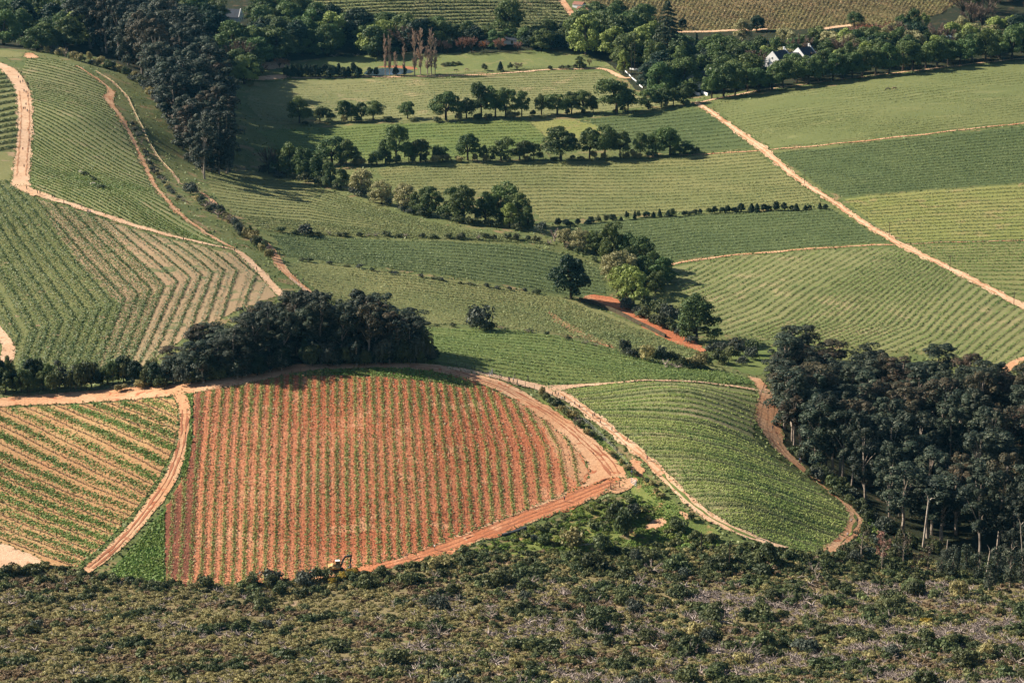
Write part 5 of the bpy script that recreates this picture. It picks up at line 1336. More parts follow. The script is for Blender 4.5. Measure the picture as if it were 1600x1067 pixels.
def q(name, Vs, mat, parent, bevel=0.0):
    o = link(name, quad_mesh(name, np.vstack(Vs) if isinstance(Vs, list) else Vs, mat), parent)
    if bevel:
        bmx = bmesh.new(); bmx.from_mesh(o.data); bmesh.ops.remove_doubles(bmx, verts=bmx.verts, dist=1e-4)
        bmesh.ops.bevel(bmx, geom=list(bmx.edges), offset=bevel, segments=2, affect='EDGES'); bmx.to_mesh(o.data); bmx.free()
    return o

def prism(outline2d, y0, y1):
    """solid with outline in x-z, between two y planes"""
    me = bmesh.new()
    f = [me.verts.new((x, y0, z)) for x, z in outline2d]
    b = [me.verts.new((x, y1, z)) for x, z in outline2d]
    me.faces.new(f); me.faces.new(b[::-1])
    n = len(f)
    for i in range(n): me.faces.new((f[(i + 1) % n], f[i], b[i], b[(i + 1) % n]))
    bmesh.ops.recalc_face_normals(me, faces=me.faces)
    return me

def solid(name, me, mat, parent):
    m = bpy.data.meshes.new(name); me.to_mesh(m); me.free(); m.materials.append(mat)
    return link(name, m, parent)

def gable_outline(w, wall, top, fancy):
    if not fancy: return [(-w/2, 0), (w/2, 0), (w/2, wall + .35), (.25, top), (-.25, top), (-w/2, wall + .35)]
    r = []
    for t in np.linspace(0, 1, 13):
        x = w / 2 * (1 - t) ** .9 * (1 + .10 * math.sin(t * 9))
        r.append((max(x, .35), wall + .2 + (top - wall - .2) * t))
    return [(-w/2, 0), (w/2, 0)] + r + [(.35, top + .5), (-.35, top + .5)] + [(-x, z) for x, z in r[::-1]]

def window(parent, x, y, z, w, h, face=-1):
    o = q('window', [bx(x, y, z, w + .3, .10, .14 + 0 * h) + np.array([0, 0, h/2 + .1]), bx(x, y, z - h/2 - .1, w + .3, .12, .14), bx(x - w/2 - .08, y, z, .14, .10, h), bx(x + w/2 + .08, y, z, .14, .10, h), bx(x, y, z, .07, .08, h), bx(x, y, z, w, .08, .07)], M['whitewash'], parent)
    q('pane', bx(x, y - face * .06, z, w, .03, h), M['pane'], o)
    return o

def gabled_house(base, turn, L, W, wall, roof_h, roof, label, fancy=False, name='manor_house', chimney=True, cat='house'):
    """ridge along local y; gable walls at both ends stand above the roof"""
    r = bpy.data.objects.new(name, None); COL.objects.link(r)
    r.location = base; r.rotation_euler = (0, 0, turn)
    tag(r, label, cat)
    q('wall', [bx(-W/2 + .2, 0, wall/2 - .3, .4, L - 1.0, wall + .6), bx(W/2 - .2, 0, wall/2 - .3, .4, L - 1.0, wall + .6)], M['whitewash'], r)
    e = .35
    ro = bmesh.new()
    P = [(-W/2 - e, wall - .1), (0, wall + roof_h), (W/2 + e, wall - .1), (W/2 + e, wall - .4), (0, wall + roof_h - .35), (-W/2 - e, wall - .4)]
    ro.free()
    ro = solid('roof', prism(P, -L/2 + .45, L/2 - .45), roof, r)
    for s in (-1, 1):
        solid('gable', prism(gable_outline(W + .3, wall, wall + roof_h + .55, fancy), s * L/2 - .3 if s > 0 else -L/2 - .2, s * L/2 + .2 if s > 0 else -L/2 + .3), M['whitewash'], r)
    for s in (-1, 1):
        for xx in (-W/4, W/4): window(r, xx, s * (L/2 + .24), wall * .55, 1.1, 1.6, face=s * -1)
        window(r, 0, s * (L/2 + .24), wall + roof_h * .35, .9, 1.2, face=s * -1)
    if chimney:
        q('chimney', [bx(0, L/2 - 1.4, wall + roof_h + .5, .9, .8, 2.2), bx(0, L/2 - 1.4, wall + roof_h + 1.65, 1.1, 1.0, .2)], M['whitewash'], ro)
    return r

pm = at(1220, 120)
gabled_house(pm + Vector((-2, 0, 7.5)), math.radians(-38), 16, 12.5, 4.2, 6.0, M['slate'], 'white gabled manor house wing, its big gable between the garden trees')
gabled_house(pm + Vector((17, 16, 8.0)), math.radians(-42), 14, 11.5, 4.2, 5.0, M['slate'], 'white gabled rear wing of the manor, smaller gable with chimney', chimney=True)
lw = bpy.data.objects.new('manor_link', None); COL.objects.link(lw); lw.location = pm + Vector((8, 10, 7.5)); lw.rotation_euler = (0, 0, math.radians(92))
tag(lw, 'low slate roofed wing joining the two white manor gables', 'house')
q('wall', [bx(-3.0, 0, 1.8, .4, 12, 4.6), bx(3.0, 0, 1.8, .4, 12, 4.6)], M['whitewash'], lw)
solid('roof', prism([(-3.5, 3.9), (0, 7.2), (3.5, 3.9), (3.5, 3.6), (0, 6.9), (-3.5, 3.6)], -6.2, 6.2), M['slate'], lw)
p1 = at(1300, 117)
gabled_house(p1 + Vector((-3, 2, 1.0)), math.radians(86), 22, 9, 4.0, 4.4, M['thatch'], 'thatched long house with one white end gable, half hidden behind avenue trees', name='farm_house', chimney=False)
p2 = at(1091, 144)
gabled_house(p2 + Vector((2, 6, 2.5)), math.radians(-48), 18, 8.5, 5.2, 5.0, M['thatch'], 'white house with curved gable beside the avenue entrance trees', fancy=True, name='gabled_cottage', chimney=False)
p3 = at(362, 40)
gabled_house(p3 + Vector((0, 0, 3.0)), math.radians(76), 15.5, 10, 4.0, 5.5, M['slate'], 'slate roofed cottage with white end gables at the top left', name='cottage', chimney=True)
for (x, y, L, W, t, lab) in ((905, 12, 9, 7, 60, 'small red brown roofed shed beside the top vineyard track, upper one'), (912, 20, 10, 7, 70, 'small red brown roofed shed beside the top vineyard track, lower one')):
    r = bpy.data.objects.new('shed', None); COL.objects.link(r); r.location = at(x, y); r.rotation_euler = (0, 0, math.radians(t)); tag(r, lab, 'shed')
    q('wall', [bx(0, 0, 1.3, W - .6, L - .6, 3.2)], M['whitewash'], r)
    solid('roof', prism([(-W/2, 2.7), (0, 4.6), (W/2, 2.7), (W/2, 2.5), (0, 4.3), (-W/2, 2.5)], -L/2, L/2), M['tile'], r)
    q('door', bx(0, -L/2 + .27, 1.1, 1.2, .1, 2.2), M['shutter'], r)
br_ = bpy.data.objects.new('stable', None); COL.objects.link(br_); br_.location = at(800, 70) + Vector((0, 0, 1)); br_.rotation_euler = (0, 0, math.radians(90)); tag(br_, 'long low white stable under the large spreading gum tree', 'stable')
q('wall', [bx(0, 0, 1.4, 7, 50, 3.4)], M['whitewash'], br_)
solid('roof', prism([(-4, 3.0), (0, 4.8), (4, 3.0), (4, 2.8), (0, 4.5), (-4, 2.8)], -25.5, 25.5), M['slate'], br_)
for k in range(7): q('door', bx(-3.54, -21 + k * 7, 1.2, .1, 1.6, 2.3), M['shutter'], br_)
gh = at(1512, 82)
for k in range(4):
    r = bpy.data.objects.new('glasshouse', None); COL.objects.link(r); r.location = gh + Vector((-20 + k * 11.5, 4 + (k % 2) * 5, 6)); r.rotation_euler = (0, 0, math.radians(80))
    tag(r, f'pale blue glasshouse roof above the avenue, {ordinal(k)} from left', 'glasshouse', 'glasshouses above the avenue')
    q('wall', [bx(0, 0, .5, 8.6, 10.6, 5.0)], M['whitewash'], r)
    solid('roof', prism([(-4.6, 2.9), (0, 5.2), (4.6, 2.9), (4.6, 2.75), (0, 5.0), (-4.6, 2.75)], -5.6, 5.6), M['glasshouse'], r)
    for g in range(5): q('glazing_bar', [np.array([(-4.6, -5 + g * 2.5 - .06, 2.98), (0, -5 + g * 2.5 - .06, 5.28), (0, -5 + g * 2.5 + .06, 5.28), (-4.6, -5 + g * 2.5 + .06, 2.98)])], M['whitewash'], r)

def wall_line(name, pts_px, h, t, mat, label, cat='wall'):
    c = resample(atm(pts_px)[:, :2], 2.0)
    V = []
    for a, b in zip(c[:-1], c[1:]):
        d = b - a; n = np.array([-d[1], d[0]]) / np.linalg.norm(d) * t / 2
        za, zb = hz(*a), hz(*b)
        A0, A1, B0, B1 = [np.r_[p_, z_] for p_, z_ in ((a - n, za - .2), (a + n, za - .2), (b - n, zb - .2), (b + n, zb - .2))]
        up = np.array([0, 0, h + .2])
        V += [A0, B0, B0 + up, A0 + up, B1, A1, A1 + up, B1 + up, A0 + up, B0 + up, B1 + up, A1 + up]
    V = np.array(V); o0 = V[0].copy()
    return tag(link(name, quad_mesh(name, V - o0, mat), loc=o0), label, cat)
wall_line('garden_wall', [(977,112),(985,120),(994,128),(1004,138)], .7, .3, M['whitewash'], 'white garden wall running down beside the two tall palms')
wall_line('garden_wall', [(984,109),(992,110),(998,110)], 1.1, .3, M['whitewash'], 'short white wall piece behind the two tall palms')
wall_line('gate_wall', [(1083,145),(1088,149),(1094,150)], 1.8, .6, M['whitewash'], 'left white gateway wall before the curved gable')
wall_line('gate_wall', [(1096,146),(1102,149),(1106,150)], 1.8, .6, M['whitewash'], 'right white gateway wall before the curved gable')
wall_line('ditch_wall', [(150,111),(180,130),(200,151),(215,184),(232,221),(252,251),(270,269)], .4, .3, plain_mat('pale_stone', sc(214,196,150), .9, .1, sc(180,160,120), .8), 'low pale stone edging along the dark ditch of the thicket')
wall_line('stone_bank', [(905,470),(930,476),(960,488),(1000,508),(1040,528)], 1.6, .9, plain_mat('dark_stone_bank', sc(96,84,66), .95, .1, sc(70,66,52), .6), 'dark stone bank along the lower edge of the red soil strip')
wall_line('pipe_trough', [(785,838),(800,834),(822,826)], .9, .9, plain_mat('dark_pipe', sc(70,74,76), .6, .3), 'dark long trough at the lower edge of the red road', 'trough')

# pond
patch('pond', [(566,117),(575,110),(600,107),(625,108),(648,111),(640,116),(610,118),(585,119)], None or plain_mat('pond_water', (.05, .075, .09, 1), 0.08, 0.6, (.045, .07, .085, 1), .05), 0.22, smooth=1)
patch('pond_bank', [(585,106),(610,103),(640,104),(655,108),(648,110),(625,107),(600,106)], M['rut'], 0.2, smooth=1)

# ------------------------------------------------------------------ fences, gates and poles
def posts_fence(pts_px, gap, h, label, wires=3, r=.07, cat='fence', name='wire_fence'):
    c = resample(atm(pts_px)[:, :2], gap)
    z = hz(c[:, 0], c[:, 1])
    root = bpy.data.objects.new(name, None); COL.objects.link(root); root.location = (c[0][0], c[0][1], z[0]); tag(root, label, cat)
    o0 = np.array([c[0][0], c[0][1], z[0]])
    pme = quad_mesh('post', tube_v([(0, 0, -.3), (0, 0, h * .6), (0, 0, h)], [r, r * .95, r * .9], 6), M['post_wood'])
    for i in range(len(c)):
        p_ = bpy.data.objects.new('post', pme); COL.objects.link(p_); p_.parent = root
        p_.location = np.r_[c[i], z[i]] - o0
        p_.rotation_euler = (random.gauss(0, .03), random.gauss(0, .03), 0)
        p_.scale = (1, 1, random.uniform(.9, 1.12))
    V = [tube_v(np.c_[c, z + h * f] - o0, np.full(len(c), .018), 3) for f in np.linspace(.35, .92, wires)]
    w_ = link('wires', quad_mesh('wires', np.vstack(V), M['fence_wire']), root); w_['kind'] = 'stuff'
    return root
posts_fence([(700,569),(760,585),(800,598),(840,611),(880,637),(920,667),(955,700),(983,733)], 3.6, 2.1, 'wire fence with wooden posts between the red road and the runners', r=.09)
posts_fence([(955,766),(925,782),(890,796),(850,812),(800,834),(740,858),(690,874)], 5.5, 1.7, 'wire fence along the lower edge of the wide red road', r=.08)
posts_fence([(1196,602),(1188,622),(1178,648),(1172,668)], 3.5, 2.0, 'short wire fence at the right edge of the domed field', r=.08)
posts_fence([(700,116),(760,114),(820,108),(860,106)], 6, 1.4, 'paddock fence of thin posts beside the pale drive', r=.08)
posts_fence([(0,624),(60,619),(120,613),(200,607),(262,601)], 7, 1.6, 'wire fence below the thicket along the dirt road', r=.07)
posts_fence([(452,436),(470,450),(490,468)], 4, 1.5, 'short wire fence beside the track near the gum wood', r=.07)

M['black_iron'] = plain_mat('weathered_gate_iron', sc(96,82,70), 0.7, 0.3)
M['blue_white'] = plain_mat('pale_painted_metal', sc(206,208,212), 0.5, 0.3)
def gate(p, turn, w, h, mat, label, solid_leaf=False):
    r = bpy.data.objects.new('farm_gate', None); COL.objects.link(r); r.location = p; r.rotation_euler = (0, 0, turn); tag(r, label, 'gate')
    for s in (-1, 1): q('post', tube_v([(s * w/2, 0, -.3), (s * w/2, 0, h * .5), (s * w/2, 0, h)], [.13, .12, .11], 6), mat, r)
    for f in (.18, .4, .62, .84): q('rail', tube_v([(-w/2, 0, h * f), (0, 0, h * f), (w/2, 0, h * f)], [.05, .05, .05], 4), mat, r)
    q('brace', tube_v([(-w/2, .06, h * .18), (0, .06, h * .5), (w/2, .06, h * .84)], [.05, .05, .05], 4), mat, r)
    return r
gate(at(961, 764), math.radians(20), 3.4, 2.6, M['black_iron'], 'dark farm gate of thin rails at the red road corner')
gate(at(990, 758), math.radians(-60), 3.2, 2.6, M['blue_white'], 'pale metal gate beside the orange bank')
gate(at(767, 588), math.radians(70), 3.0, 2.6, M['blue_white'], 'tilted white gate frame at the start of the runners path')

def utility_pole(px, py, hpx, label, arm=True, r=.16, group=None):
    p = at(px, py); h = hpx / ppm(p) * 1.05
    root = bpy.data.objects.new('utility_pole', None); COL.objects.link(root); root.location = p; root.rotation_euler = (0, 0, random.uniform(-.3, .3)); tag(root, label, 'pole', group)
    q('pole', tube_v([(0, 0, -.5), (0, 0, h * .5), (0, 0, h)], [r, r * .9, r * .75], 8), M['post_wood'], root)
    if arm:
        a = q('crossarm', bx(0, -.15, h - .6, 2.2, .14, .16), M['post_wood'], root)
        for x in (-.95, 0, .95): q('insulator', tube_v([(x, -.15, h - .52), (x, -.15, h - .38), (x, -.15, h - .26)], [.06, .08, .05], 6), M['steel'], a)
for i, (x, y, h) in enumerate(((1257,288,22),(1389,371,24),(1484,421,22),(1584,476,20))):
    utility_pole(x, y, h, f'utility pole beside the straight farm road, {ordinal(i)} from the top', group='poles along the straight farm road')
def stump(px, py, hpx, r, label, mat):
    p = at(px, py); h = hpx / ppm(p) * 1.05
    root = bpy.data.objects.new('burnt_post', None); COL.objects.link(root); root.location = p; tag(root, label, 'post')
    q('stem', tube_v([(0, 0, -.4), (.1, 0, h * .5), (.05, .05, h)], [r, r * .85, r * .6], 7), M[mat], root)
    q('branch_stub', tube_v([(.1, 0, h * .7), (.5, .1, h * .8), (.8, .1, h * .95)], [r * .4, r * .3, r * .15], 5), M[mat], root)
stump(1095, 860, 30, .28, 'thick dark burnt post at the end of the grassy gully', 'bark_dark')
stump(1139, 892, 50, .2, 'tall thin dark burnt post beside the dark shrub', 'bark_dark')
stump(669, 1070, 30, .22, 'dark post at the bottom edge of the heath', 'bark_dark')
stump(1292, 948, 30, .14, 'thin dark post in the right half of the heath', 'bark_dark')
stump(1322, 975, 9, .35, 'short pale post stub on the right of the heath', 'bark_white')
# the white trunks that stand out at the wood's foot
def white_trunk(px, py, hpx, r, lean, label, fork=True):
    p = at(px, py); h = hpx / ppm(p) * 1.05
    root = bpy.data.objects.new('dead_trunk', None); COL.objects.link(root); root.location = p; tag(root, label, 'tree trunk')
    q('stem', tube_v([(0, 0, -.5), (lean * .4, 0, h * .4), (lean * .8, .1, h * .8), (lean, .1, h)], [r, r * .8, r * .7, r * .55], 8), M['bark_white'], root)
    if fork:
        q('branch', tube_v([(lean * .95, .1, h * .95), (lean + 1.0, .2, h + .3), (lean + 2.0, 0, h + .35)], [r * .5, r * .35, r * .15], 5), M['bark_white'], root)
        q('branch', tube_v([(lean * .95, .1, h * .97), (lean - .4, .1, h + 1.0), (lean - 1.2, .1, h + 2.2)], [r * .45, r * .3, r * .12], 5), M['bark_white'], root)
white_trunk(1441, 862, 84, .42, 1.2, 'bright white forked trunk before the dark gum wood')
white_trunk(1540, 905, 46, .3, .9, 'pinkish white bare trunk among the young gums')
white_trunk(1478, 872, 30, .24, .3, 'short pale trunk right of the white forked one', False)
white_trunk(1420, 862, 26, .2, .2, 'short pale trunk left of the white forked one', False)
white_trunk(1600, 905, 90, .2, -2.5, 'leaning thin white trunk at the right picture edge')
# fallen wood, stones
def log_at(px, py, L, r, turn, label):
    p = at(px, py)
    root = bpy.data.objects.new('fallen_log', None); COL.objects.link(root); root.location = p; root.rotation_euler = (0, 0, turn); tag(root, label, 'log')
    q('stem', tube_v([(-L/2, 0, .5), (0, .3, .75), (L/2, 0, .9)], [r, r * .9, r * .5], 6), M['bark_white'], root)
    q('branch', tube_v([(0, .3, .75), (L * .2, 1.0, 1.2), (L * .3, 1.4, 1.7)], [r * .5, r * .4, r * .2], 5), M['bark_white'], root)
log_at(733, 875, 7, .17, -.2, 'white fallen branch on the shrubs below the red road, left one')
log_at(757, 874, 5, .15, -.1, 'white fallen branch on the shrubs below the red road, right one')
log_at(916, 854, 5, .22, .1, 'white bleached log left of the dark gully bushes')
log_at(1130, 975, 6, .16, -.5, 'pale bleached branch in the middle of the right heath')
log_at(1395, 925, 6, .15, .6, 'pale bleached branch in the heath below the young gums')
log_at(1250, 905, 5, .15, .2, 'pale bleached branch below the end of the runners path')
M['rock'] = plain_mat('pale_rock', sc(206,192,172), .9, .1, sc(160,146,128), .7, bump=.5)
def rock(px, py, s, label):
    bmr = bmesh.new(); bmesh.ops.create_icosphere(bmr, subdivisions=2, radius=1)
    for v in bmr.verts: v.co *= random.uniform(.75, 1.15)
    for v in bmr.verts: v.co = Vector((v.co.x * s, v.co.y * s * .7, v.co.z * s * .4 + s * .1))
    me = bpy.data.meshes.new('rock'); bmr.to_mesh(me); bmr.free(); me.materials.append(M['rock'])
    o = link('rock', me, loc=at(px, py)); tag(o, label, 'rock'); return o
rock(145, 288, 1.9, 'pale rock below the dark bush in the slanting rows')
rock(125, 269, 1.3, 'smaller pale rock upper left of the dark bush in the rows')
rock(152, 290, 1.0, 'small pale rock right of the larger one in the rows')
plant_px('bush', 148, 284, 8, 10, 'small dark bush behind the pale rock in the slanting rows')
plant_px('bush', 133, 275, 7, 14, 'grey green bush between the two pale rocks')
plant_px('bush', 158, 294, 5, 18, 'low dark bush right of the pale rocks')

# ------------------------------------------------------------------ the digger
M['digger'] = plain_mat('dusty_yellow_paint', sc(224,184,120), .55, .3, sc(196,156,98), 1.5)
M['dark_steel'] = plain_mat('dark_greasy_steel', (.035, .035, .038, 1), .5, .4)
M['rubber'] = plain_mat('black_track', (.03, .028, .026, 1), .8, .2, (.08, .06, .045, 1), 2.0)
dg_ = bpy.data.objects.new('excavator', None); COL.objects.link(dg_)
dg_.location = at(527, 893) + Vector((0, 0, .05)); dg_.rotation_euler = (0, 0, math.radians(6)); dg_.scale = (1.08, 1.08, 1.08)
tag(dg_, 'yellow excavator with raised dark boom on the red road beside the vines', 'excavator')
def track_outline(L, h):
    r_ = h / 2; P = []
    for t in np.linspace(-90, 90, 9): P.append((L/2 - r_ + r_ * math.cos(math.radians(t)), r_ + r_ * math.sin(math.radians(t))))
    for t in np.linspace(90, 270, 9): P.append((-L/2 + r_ + r_ * math.cos(math.radians(t)), r_ + r_ * math.sin(math.radians(t))))
    return P
for s in (-1, 1):
    tk = solid('track', prism(track_outline(3.8, .85), s * 1.1 - .28, s * 1.1 + .28), M['rubber'], dg_)
    q('track_frame', bx(0, s * 1.1, .43, 2.6, .60, .4), M['dark_steel'], tk)
    for k in range(5): q('roller', tube_v([(-1.3 + k * .65, s * 1.1 - .31, .3), (-1.3 + k * .65, s * 1.1, .3), (-1.3 + k * .65, s * 1.1 + .31, .3)], [.17, .17, .17], 8), M['dark_steel'], tk)
q('turntable', tube_v([(0, 0, .75), (0, 0, .95), (0, 0, 1.12)], [.8, .8, .75], 14), M['dark_steel'], dg_)
q('body', [bx(-.55, -.0, 1.55, 2.9, 2.4, .85)], M['digger'], dg_, bevel=.06)
solid('counterweight', prism([(-2.55, 1.2), (-1.9, 1.12), (-1.9, 2.25), (-2.35, 2.25), (-2.6, 1.9)], -1.2, 1.2), M['digger'], dg_)
q('engine_cover', [bx(-1.25, 0, 2.18, 1.3, 2.3, .42)], M['digger'], dg_, bevel=.05)
q('exhaust', tube_v([(-1.1, -.6, 2.3), (-1.1, -.6, 2.6), (-1.1, -.6, 2.95)], [.07, .07, .06], 6), M['dark_steel'], dg_)
cb = solid('cab', prism([(-.45, 1.95), (.95, 1.95), (1.0, 2.5), (.75, 3.25), (-.45, 3.25)], .1, 1.15), M['digger'], dg_)
solid('window', prism([(-.25, 2.35), (.86, 2.35), (.66, 3.1), (-.25, 3.1)], .06, .09), M['pane'], cb)
q('window', np.array([(.985, .22, 2.45), (.985, 1.05, 2.45), (.80, 1.05, 3.12), (.80, .22, 3.12)]) + np.array([.03, 0, 0]), M['pane'], cb)
q('roof', bx(.15, .62, 3.3, 1.35, 1.15, .1), M['whitewash'], cb)
bo = solid('boom', prism([(.7, 1.5), (1.05, 1.5), (1.9, 3.6), (2.5, 4.55), (4.3, 4.95), (4.35, 5.25), (2.3, 5.0), (1.55, 3.9)], -.55, -.15), M['dark_steel'], dg_)
q('cylinder', tube_v([(1.15, -.05, 1.5), (1.7, -.05, 2.7), (2.25, -.05, 3.9)], [.1, .1, .07], 8), M['steel'], bo)
st = solid('stick', prism([(4.1, 5.45), (4.5, 5.35), (4.25, 3.4), (3.9, 2.2), (3.65, 2.25), (3.8, 3.6)], -.5, -.2), M['dark_steel'], dg_)
q('cylinder', tube_v([(2.9, -.35, 5.15), (3.6, -.35, 5.45), (4.2, -.35, 5.5)], [.09, .08, .06], 8), M['steel'], st)
bk = solid('bucket', prism([(3.65, 2.25), (4.1, 2.3), (4.3, 1.7), (4.0, 1.0), (3.3, .85), (3.15, 1.15), (3.65, 1.35), (3.75, 1.8)], -.85, .15), M['steel'], dg_)
for k in range(4): q('tooth', bx(3.18, -.72 + k * .25, 1.0, .3, .1, .1), M['steel'], bk)

# ------------------------------------------------------------------ horses and grazing animals
def skin_body(name, nodes, edges, levels=1):
    """one continuous body grown along joints: nodes (x, y, z, r)"""
    me = bpy.data.meshes.new(name)
    me.from_pydata([n[:3] for n in nodes], edges, [])
    o = bpy.data.objects.new(name, me); COL.objects.link(o)
    md = o.modifiers.new('skin', 'SKIN'); md.use_smooth_shade = True
    for i, n in enumerate(nodes):
        r = n[3]
        me.skin_vertices[0].data[i].radius = (r, r) if np.isscalar(r) else r
    me.skin_vertices[0].data[0].use_root = True
    o.modifiers.new('sub', 'SUBSURF').levels = levels
    dg2 = bpy.context.evaluated_depsgraph_get()
    m2 = bpy.data.meshes.new_from_object(o.evaluated_get(dg2))
    bpy.data.objects.remove(o); bpy.data.meshes.remove(me)
    m2.name = name
    return m2

def grazing_mesh(name):
    n = [(-.75,0,1.22,.30),(-.2,0,1.18,.30),(.35,0,1.20,.29),(.72,0,1.24,.26),(1.1,0,1.12,.17),(1.4,0,.72,.13),(1.55,0,.42,.12),(1.72,0,.18,.07)]
    e = [(i, i + 1) for i in range(7)]
    def leg(root, pts):
        k = root
        for p in pts:
            n.append(p); e.append((k, len(n) - 1)); k = len(n) - 1
    for s in (-1, 1):
        leg(0, [(-.78, s*.16, .92, .17), (-.62, s*.17, .72, .11), (-.86, s*.17, .5, .07), (-.82, s*.17, .12, .05), (-.76, s*.17, .03, .065)])
        leg(3, [(.70, s*.15, .92, .13), (.72, s*.15, .55, .075), (.70, s*.15, .14, .05), (.76, s*.15, .03, .065)])
    leg(0, [(-1.05, 0, 1.2, .06), (-1.15, 0, .7, .05)])
    for s in (-1, 1): leg(5, [(1.38, s * .1, .86, .03)])
    return skin_body(name, n, e)
M['bay'] = plain_mat('dark_bay_coat', (.045, .028, .02, 1), .6, .2)
M['tan_coat'] = plain_mat('tan_coat', (.30, .20, .12, 1), .6, .2)
hm_ = grazing_mesh('horse')
for i, (x, y, t, mt, lab, nm, ct) in enumerate(((712,112,.2,'bay','dark brown horse grazing in the paddock by the fence','horse','horse'),(729,111,.1,'tan_coat','tan horse grazing right of the dark one in the paddock','horse','horse'),(1388,142,2.9,'bay','dark animal grazing in the high pasture','grazing_animal','cow'),(1397,141,.2,'tan_coat','tan animal beside the dark one in the high pasture','grazing_animal','cow'))):
    me = hm_.copy(); me.materials.clear(); me.materials.append(M[mt])
    o = link(nm, me, loc=at(x, y)); o.rotation_euler = (0, 0, t); o.scale = (1.35, 1.35, 1.35) if y > 120 else (1.2, 1.2, 1.2); tag(o, lab, ct)

# ------------------------------------------------------------------ people
SKIN = [plain_mat('skin_light', (.42, .25, .17, 1), .6, .3), plain_mat('skin_dark', (.12, .065, .04, 1), .6, .3)]
HAIRM = [plain_mat('dark_hair', (.02, .014, .01, 1), .6, .3), plain_mat('fair_hair', (.28, .18, .08, 1), .6, .3)]
CLOTH = {k: plain_mat(k + '_cloth', c, .85, .1) for k, c in {'black': (.014, .014, .016, 1), 'navy': (.015, .022, .06, 1), 'white': (.72, .72, .70, 1), 'red': (.42, .03, .025, 1), 'teal': (.02, .14, .16, 1), 'grey': (.16, .16, .17, 1), 'purple': (.12, .04, .18, 1), 'blue': (.05, .13, .36, 1)}.items()}
def person_mesh(pose):
    n, e, seg = [], [], []
    def add(p, r, par=None, s=0):
        n.append((*p, r)); seg.append(s)
        if par is not None: e.append((par, len(n) - 1))
        return len(n) - 1
    a = {'stand': 0.04, 'walk': .28, 'run': .5}[pose]
    lean = {'stand': 0, 'walk': .03, 'run': .10}[pose]
    pel = add((0, 0, .95), (.155, .115), None, 1)
    wa = add((lean * .3, 0, 1.12), (.135, .10), pel, 2)
    ch = add((lean * .7, 0, 1.32), (.175, .12), wa, 2)
    nk = add((lean * 1.0, 0, 1.50), .06, ch, 3)
    hd = add((lean * 1.2 + .01, 0, 1.58), .085, nk, 3)
    ht = add((lean * 1.2 + .015, 0, 1.69), .095, hd, 3)
    add((lean * 1.2 + .12, 0, 1.62), .018, hd, 3)
    for s in (-1, 1):
        f = s * a
        hip = add((0, s * .09, .88), .095, pel, 1)
        kn = add((math.sin(f) * .44 + .02, s * .10, .88 - math.cos(f) * .40), .062, hip, 1)
        b = f - (.9 if (pose == 'run' and f < 0) else .25 if f < 0 else 0)
        an = add((n[kn][0] + math.sin(b) * .40, s * .10, n[kn][2] - math.cos(b) * .40), .040, kn, 4)
        add((n[an][0] + .15 * math.cos(b), s * .11, n[an][2] - .05 + .12 * math.sin(max(0, -b))), .036, an, 5)
        sh = add((lean * .75, s * .19, 1.41), .066, ch, 2)
        g = -f * 1.1
        el = add((n[sh][0] + math.sin(g) * .27, s * .225, 1.41 - math.cos(g) * .27), .045, sh, 2)
        g2 = g + (1.3 if pose == 'run' else .3)
        wr = add((n[el][0] + math.sin(g2) * .24, s * .21, n[el][2] - math.cos(g2) * .24), .030, el, 4)
        add((n[wr][0] + math.sin(g2) * .08, s * .205, n[wr][2] - math.cos(g2) * .08), .034, wr, 4)
    me = skin_body('person', n, e)
    # fingers and thumb as short tapering prisms rooted in each palm
    bm_ = bmesh.new(); bm_.from_mesh(me)
    palms = [i for i, q_ in enumerate(n) if abs(q_[3] - .034) < 1e-6] if False else [len(n) - 1, len(n) - 1 - 8]
    for pi in palms:
        c = Vector(n[pi][:3]); d = (c - Vector(n[pi - 1][:3])).normalized()
        side = Vector((0, 1, 0)); nr = d.cross(side).normalized()
        for k, (off, L) in enumerate(((-.027, .065), (-.009, .078), (.009, .073), (.026, .055), (.0, .05))):
            dd = (d + nr * .35).normalized() if k < 4 else (d * .6 + nr * .9).normalized()
            b0 = c + (nr * off if k < 4 else nr * .02) + d * .015
            t0 = b0 + dd * (L + .02)
            vs = [bm_.verts.new(b0 + side * x * .009 + nr * y * .009) for x, y in ((-1, -1), (1, -1), (1, 1), (-1, 1))] + [bm_.verts.new(t0 + side * x * .006 + nr * y * .006) for x, y in ((-1, -1), (1, -1), (1, 1), (-1, 1))]
            for q_ in range(4): bm_.faces.new((vs[q_], vs[(q_ + 1) % 4], vs[4 + (q_ + 1) % 4], vs[4 + q_]))
            bm_.faces.new(vs[4:])
    bm_.to_mesh(me); bm_.free()
    mids = np.array([(np.array(n[a_][:3]) + np.array(n[b_][:3])) / 2 for a_, b_ in e])
    eseg = [seg[b_] for a_, b_ in e]
    cen = np.empty(len(me.polygons) * 3); me.polygons.foreach_get('center', cen); cen = cen.reshape(-1, 3)
    segA = np.array([n[a_][:3] for a_, b_ in e]); segB = np.array([n[b_][:3] for a_, b_ in e])
    ab = segB - segA; L2 = (ab ** 2).sum(1)
    t = np.clip(((cen[:, None] - segA) * ab).sum(-1) / L2, 0, 1)
    dd = ((cen[:, None] - (segA + ab * t[..., None])) ** 2).sum(-1)
    k = dd.argmin(1)
    # slots: 0 skin, 1 top, 2 shorts, 3 shoes, 4 hair
    slot = np.array([{1: 2, 2: 1, 3: 0, 4: 0, 5: 3}[eseg[i]] for i in k])
    hx = n[hd][0]
    hair = (cen[:, 2] > 1.66) & ((cen[:, 0] < hx + .05) | (cen[:, 2] > 1.74)) | ((cen[:, 2] > 1.56) & (cen[:, 0] < hx - .03) & (slot == 0) & (np.abs(cen[:, 1]) < .12))
    slot = np.where(hair, 4, slot)
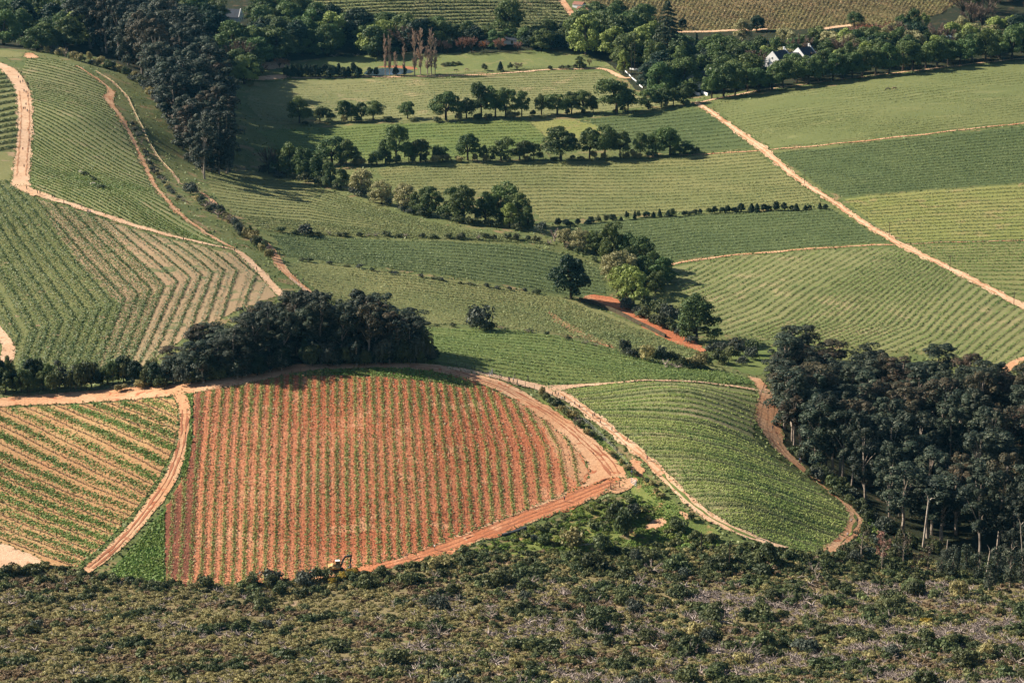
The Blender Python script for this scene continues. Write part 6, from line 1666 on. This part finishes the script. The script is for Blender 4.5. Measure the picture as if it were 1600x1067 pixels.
    me.materials.clear()
    for m_ in (SKIN[0], CLOTH['black'], CLOTH['black'], CLOTH['black'], HAIRM[0]): me.materials.append(m_)
    me.polygons.foreach_set('material_index', slot.astype(np.int32)); me.update()
    return me
PM = {p_: person_mesh(p_) for p_ in ('stand', 'walk', 'run')}
def person(px, py, pose, top, legs, face, label, group=None, bare=False):
    o = link('person', PM[pose], loc=at(px, py))
    s = random.uniform(1.16, 1.26); o.scale = (s * 1.1, s * 1.1, s); o.rotation_euler = (0, 0, face)
    o.location.z += .24 + (.03 if pose == 'run' else 0)
    mats = (SKIN[0 if random.random() < .7 else 1], CLOTH[top], CLOTH[legs], CLOTH[random.choice(['white', 'grey', 'black'])], HAIRM[0 if random.random() < .75 else 1])
    for i, m_ in enumerate(mats):
        o.material_slots[i].link = 'OBJECT'; o.material_slots[i].material = m_
    tag(o, label, 'person', group)
POSES = {'run': 'running', 'walk': 'walking', 'stand': 'standing'}
def crowd(L, where, face, group, poses=('run', 'walk')):
    for i, t in enumerate(sorted(L, key=lambda t: (t[1], t[0]))):
        top = t[2] if len(t) > 2 else random.choice(['black', 'black', 'navy', 'grey', 'teal', 'black', 'purple'])
        legs = random.choice(['black', 'black', 'navy', 'grey'])
        ps = random.choice(poses)
        person(t[0], t[1], ps, top, legs, face + random.uniform(-.35, .35), f'person {POSES[ps]} in {top} top, {ordinal(i)} from the top {where}', group)
crowd([(783,593,'grey'),(796,598),(802,598.5,'white'),(804,592,'black'),(808,602,'grey'),(825,596,'navy')], 'where the runners path starts', -.7, 'runners at the path start', ('walk', 'stand'))
crowd([(862.6,621,'black'),(868,619,'black'),(872,621.5,'grey'),(878,628,'white'),(882,627,'black'),(898,635,'navy'),(905,641,'navy'),(926,654,'grey'),(928.7,653.5,'navy'),(938,664,'red'),(956,675,'teal'),(980,692,'black'),(1011,721,'purple'),(1175,839,'grey'),(1184,838,'black')], 'on the runners path', -.6, 'runners on the pale path')
crowd([(1207,673,'grey'),(1211,665,'teal'),(1219,659,'red'),(1220,663,'red'),(1250,724,'blue'),(1276,750,'teal'),(1288,761,'black'),(1294,762,'black'),(1330,819,'white'),(1339,819,'navy'),(1324,841,'white'),(1292,864,'black')], 'on the track beside the right wood', -1.2, 'people on the wood track')
crowd([(34,117,'black'),(29,124),(35,124),(32,132,'black'),(36,131),(43,134,'black'),(44.6,135,'black'),(45,141),(38,146,'black'),(41,148),(44,155,'black'),(41,167),(37,173,'black'),(39.6,173,'navy'),(43,177),(36,237,'red'),(38,264,'black')], 'on the upper left footpath', 1.7, 'people on the upper left footpath', ('walk', 'run'))
crowd([(42,298,'black'),(59,305),(63,306,'black'),(82,312,'black'),(85,312,'black'),(100,320,'black'),(128,327,'black'),(137,334,'navy'),(139.5,335,'blue'),(142,336,'white'),(287,378,'black'),(350,391,'black'),(367,395,'navy'),(401,424,'red')], 'above the kinked rows', 2.7, 'people on the slanting footpath', ('walk', 'run'))
crowd([(437,399,'black'),(462,436,'black'),(467,443,'navy'),(474,442,'black')], 'on the reddish track', -.8, 'people on the reddish track')
crowd([(636,874,'black'),(679,860,'white'),(882,784,'navy')], 'on the wide red road', .3, 'people on the red road', ('walk', 'stand'))
person(987, 744, 'stand', 'blue', 'navy', -1.2, 'person standing in a blue top beside the pale metal gate')
